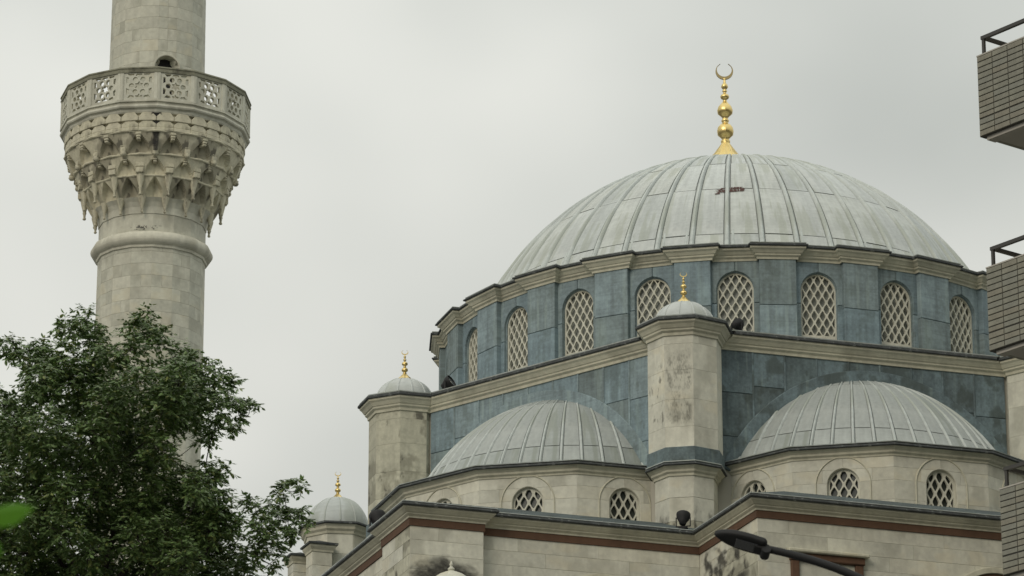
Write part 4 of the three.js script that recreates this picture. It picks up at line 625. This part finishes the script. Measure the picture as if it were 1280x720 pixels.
// ------------------------------------------------------------------ the tree in front of the minaret
function leafGeo(l, w) {
  const b = new GB(), f = 0.16 * w, P = [[0, 0, 0], [w * 0.42, -f, l * 0.3], [w * 0.4, -f, l * 0.62], [0, -l * 0.06, l], [-w * 0.4, -f, l * 0.62], [-w * 0.42, -f, l * 0.3], [0, 0, l * 0.5]];
  const t = (i, j, k) => b.tri(P[i], P[j], P[k], [P[i][0], P[i][2]], [P[j][0], P[j][2]], [P[k][0], P[k][2]]);
  t(0, 1, 6); t(1, 2, 6); t(2, 3, 6); t(6, 3, 4); t(6, 4, 5); t(6, 5, 0); return b.geo();
}
{
  const rnd = rng(101), Z = 35, base = pxAt(96, 700, Z);
  const T = thing('leafy_tree', 'dense dark green deciduous tree hiding the foot of the minaret', 'tree', base.x, -Z), O = new THREE.Vector3(base.x, 0, -Z);
  const cl = [[105, 399, 15], [86, 411, 12], [112, 424, 16], [72, 404, 5], [14, 432, 13], [34, 440, 16], [52, 436, 13], [58, 470, 20], [40, 455, 12], [4, 506, 20], [26, 522, 24], [80, 448, 22], [100, 462, 22], [126, 424, 11], [136, 446, 18], [184, 395, 9], [171, 409, 12], [186, 414, 13], [200, 416, 10], [165, 434, 19], [205, 431, 8], [228, 446, 15], [244, 450, 12], [226, 470, 20], [259, 462, 11], [276, 470, 11], [291, 476, 8], [284, 495, 12], [303, 503, 8], [313, 503, 6], [301, 518, 7], [294, 530, 6], [255, 487, 20], [268, 512, 15], [240, 512, 20], [256, 545, 11], [268, 535, 9], [216, 520, 18], [262, 588, 14], [279, 586, 6], [250, 606, 18], [270, 632, 18], [282, 652, 14], [288, 682, 22], [276, 708, 24], [262, 660, 24],
    [318, 634, 9], [328, 658, 15], [311, 625, 5], [353, 612, 8], [361, 601, 5], [350, 630, 12], [360, 650, 15], [375, 606, 5], [376, 638, 7], [384, 652, 4], [340, 678, 13], [352, 692, 7], [365, 668, 8], [318, 690, 12], [306, 712, 16], [344, 708, 5], [300, 652, 7], [340, 645, 10]];
  for (let y = 480; y < 790; y += 27) for (let x = -60; x < 262; x += 29) { const jx = x + (rnd() - 0.5) * 14, jy = y + (rnd() - 0.5) * 14; if (jx < 30 && jy < 520) continue; if (jx > 205 && jy < 590 && jy > 515) continue; if (jx > 245 && jy < 600) continue; cl.push([jx, jy, 20 + rnd() * 6]); }
  const trunkTop = pxAt(120, 800, Z).sub(O), hub = [pxAt(90, 690, Z).sub(O), pxAt(150, 640, Z).sub(O), pxAt(200, 670, Z).sub(O), pxAt(40, 650, Z).sub(O), pxAt(240, 700, Z).sub(O)];
  const limbs = [], twigs = [], pos = [], up = new THREE.Vector3(0, 1, 0), nodes = [];
  for (const h of hub) { limbs.push(tube([new THREE.Vector3(trunkTop.x * 0.6, trunkTop.y - 1.2, 0), trunkTop.clone().lerp(h, 0.45).add(new THREE.Vector3((rnd() - 0.5) * 0.15, 0.05, (rnd() - 0.5) * 0.5)), h], 0.06, 0.022, 7, 12)); nodes.push([h, 0.02]); }
  cl.sort((a, b) => b[1] - a[1] + (Math.abs(a[0] - 150) - Math.abs(b[0] - 150)) * 0.6);
  for (const [x, y, r] of cl) {
    const edge = y < 470 || x > 250 || r < 16, zj = Z + (rnd() - 0.5) * (edge ? 1.3 : 2.4), c = pxAt(x, y, zj).sub(O), rr = r / 138;
    let best = nodes[0], bd = 1e9; for (const q of nodes) { const d = q[0].distanceTo(c) + Math.max(0, q[0].y - c.y + 0.03) * 3; if (d < bd) { bd = d; best = q; } }
    const rad = Math.max(0.0035, best[1] * 0.72), mid = best[0].clone().lerp(c, 0.5).add(new THREE.Vector3((rnd() - 0.5) * 0.12, -0.04 + (rnd() - 0.5) * 0.08, (rnd() - 0.5) * 0.12));
    limbs.push(tube([best[0], mid, c], rad * 1.15, rad * 0.8, 5, 8)); nodes.push([c, rad]);
    const sp = Math.round((edge ? 0.2 : 0.19) * r * r + 6), dz = edge ? 1.5 : 2.6;
    for (let i = 0; i < sp; i++) {
      const d = new THREE.Vector3(rnd() * 2 - 1, rnd() * 2 - 1, rnd() * 2 - 1); if (d.lengthSq() > 1) { i--; continue; }
      const o = c.clone().add(new THREE.Vector3(d.x * rr, d.y * rr * 0.9, d.z * rr * dz)), dir = d.clone().normalize().multiplyScalar(0.45).add(new THREE.Vector3((rnd() - 0.5) * 1.7, -0.15 + rnd() * 0.6, (rnd() - 0.5) * 1.7)).normalize();
      const L = (0.05 + 0.1 * rnd()) * (r < 9 ? 0.75 : 1), side = new THREE.Vector3().crossVectors(dir, up).normalize(), n = 5 + Math.floor(rnd() * 5);
      const tip = o.clone().addScaledVector(dir, L).add(new THREE.Vector3(0, -L * 0.35, 0)); { const q = side.clone().multiplyScalar(0.002), w = new THREE.Vector3().crossVectors(dir, side).multiplyScalar(0.002); twigs.push([o, tip, q, w]); if (rnd() < 0.3) twigs.push([c, o, q, w]); }
      for (let k = 0; k < n; k++) { const t = (k + 0.3) / n, s = k % 2 ? 1 : -1, p = o.clone().lerp(tip, t); const ld = dir.clone().multiplyScalar(0.35 + 0.5 * t).addScaledVector(side, s * (0.95 - 0.5 * t)).add(new THREE.Vector3((rnd() - 0.5) * 1.1, -0.45 + (rnd() - 0.5) * 0.7, (rnd() - 0.5) * 1.1)).normalize(); pos.push([p, ld, rnd()]); }
    }
  }
  const lg = leafGeo(0.05, 0.027), mt = new THREE.MeshPhysicalMaterial({ color: 0xffffff, roughness: 0.48, transmission: 0.3, thickness: 0, side: THREE.DoubleSide, specularIntensity: 0.7 });
  const im = new THREE.InstancedMesh(lg, mt, pos.length), m4 = new THREE.Matrix4(), xA = new THREE.Vector3(), yA = new THREE.Vector3(), col = new THREE.Color(); im.name = 'crown'; im.castShadow = im.receiveShadow = true; im.position.y = -GROUND;
  pos.forEach(([p, d, q], i) => {
    yA.set((rnd() - 0.5) * 1.1, 1, (rnd() - 0.5) * 1.1 + 0.25); xA.crossVectors(yA, d).normalize(); yA.crossVectors(d, xA).normalize(); const s = 0.72 + 0.55 * q; m4.makeBasis(xA.clone().multiplyScalar(s), yA.clone().multiplyScalar(s), d.clone().multiplyScalar(s)).setPosition(p); im.setMatrixAt(i, m4);
    const v = 0.75 + 0.6 * rnd(), y = rnd() < 0.12 ? 1.5 : 1; col.setRGB(0.115 * v * y, 0.185 * v * (y > 1 ? 1.12 : 1), 0.055 * v); im.setColorAt(i, col);
  });
  im.userData.kind = 'stuff'; T.add(im); console.log('leaves', pos.length);
  const tw = new GB(); for (const [a, b, q, w] of twigs) { const A = [q.clone(), q.clone().multiplyScalar(-0.5).add(w), q.clone().multiplyScalar(-0.5).sub(w)]; for (let i = 0; i < 3; i++) { const p0 = a.clone().add(A[i]).toArray(), p1 = a.clone().add(A[(i + 1) % 3]).toArray(), p2 = b.toArray(); tw.tri(p0, p1, p2, [0, 0], [0, 0.1], [0.3, 0]); } }
  const tg = add('twigs', tw.geo(), M.bark, T); tg.userData.kind = 'stuff';
  add('branches', merged(limbs), M.bark, T);
  add('trunk', tube([new THREE.Vector3(0, GROUND, 0), new THREE.Vector3(0.05, 3, 0.05), new THREE.Vector3(trunkTop.x * 0.6, trunkTop.y - 1.1, 0)], 0.24, 0.085, 12, 16), M.bark, T);
}

// ------------------------------------------------------------------ a leafy twig close to the lens
{
  const Z = 5.2, O = pxAt(-60, 700, Z), T = new THREE.Group(); T.name = 'near_twig'; T.position.copy(O); scene.add(T);
  T.userData = { label: 'blurred bright green leaves of a twig close in front of the dark tree', category: 'twig' };
  const mt = new THREE.MeshPhysicalMaterial({ color: new THREE.Color(0.075, 0.19, 0.018), roughness: 0.95, specularIntensity: 0.1, transmission: 0.35, thickness: 0, side: THREE.DoubleSide });
  const L = (x, y, z) => pxAt(x, y, z).sub(O);
  add('stem', tube([L(-90, 800, Z), L(-60, 700, Z), L(-30, 655, Z), L(-14, 640, Z)], 0.003, 0.0012, 6, 10), M.bark, T);
  const g = leafGeo(0.055, 0.046);
  for (const [x, y, tx, ty, tz, s] of [[-18, 643, 46, 634, 0.01, 1.2], [-26, 668, 12, 706, 0.01, 0.8], [-50, 690, -70, 640, 0.02, 0.9], [-70, 730, -40, 760, 0.0, 0.9]]) {
    const p = L(x, y, Z), d = L(tx, ty, Z).sub(p); d.z += tz; d.normalize(); const yA = new THREE.Vector3(0.1, 0.55, 0.8), xA = new THREE.Vector3().crossVectors(yA, d).normalize(); yA.crossVectors(d, xA);
    const m = add('leaf', g, mt, T); m.matrixAutoUpdate = true; m.quaternion.setFromRotationMatrix(new THREE.Matrix4().makeBasis(xA, yA, d)); m.position.copy(p); m.scale.setScalar(s);
  }
}
renderer.render(scene, camera);
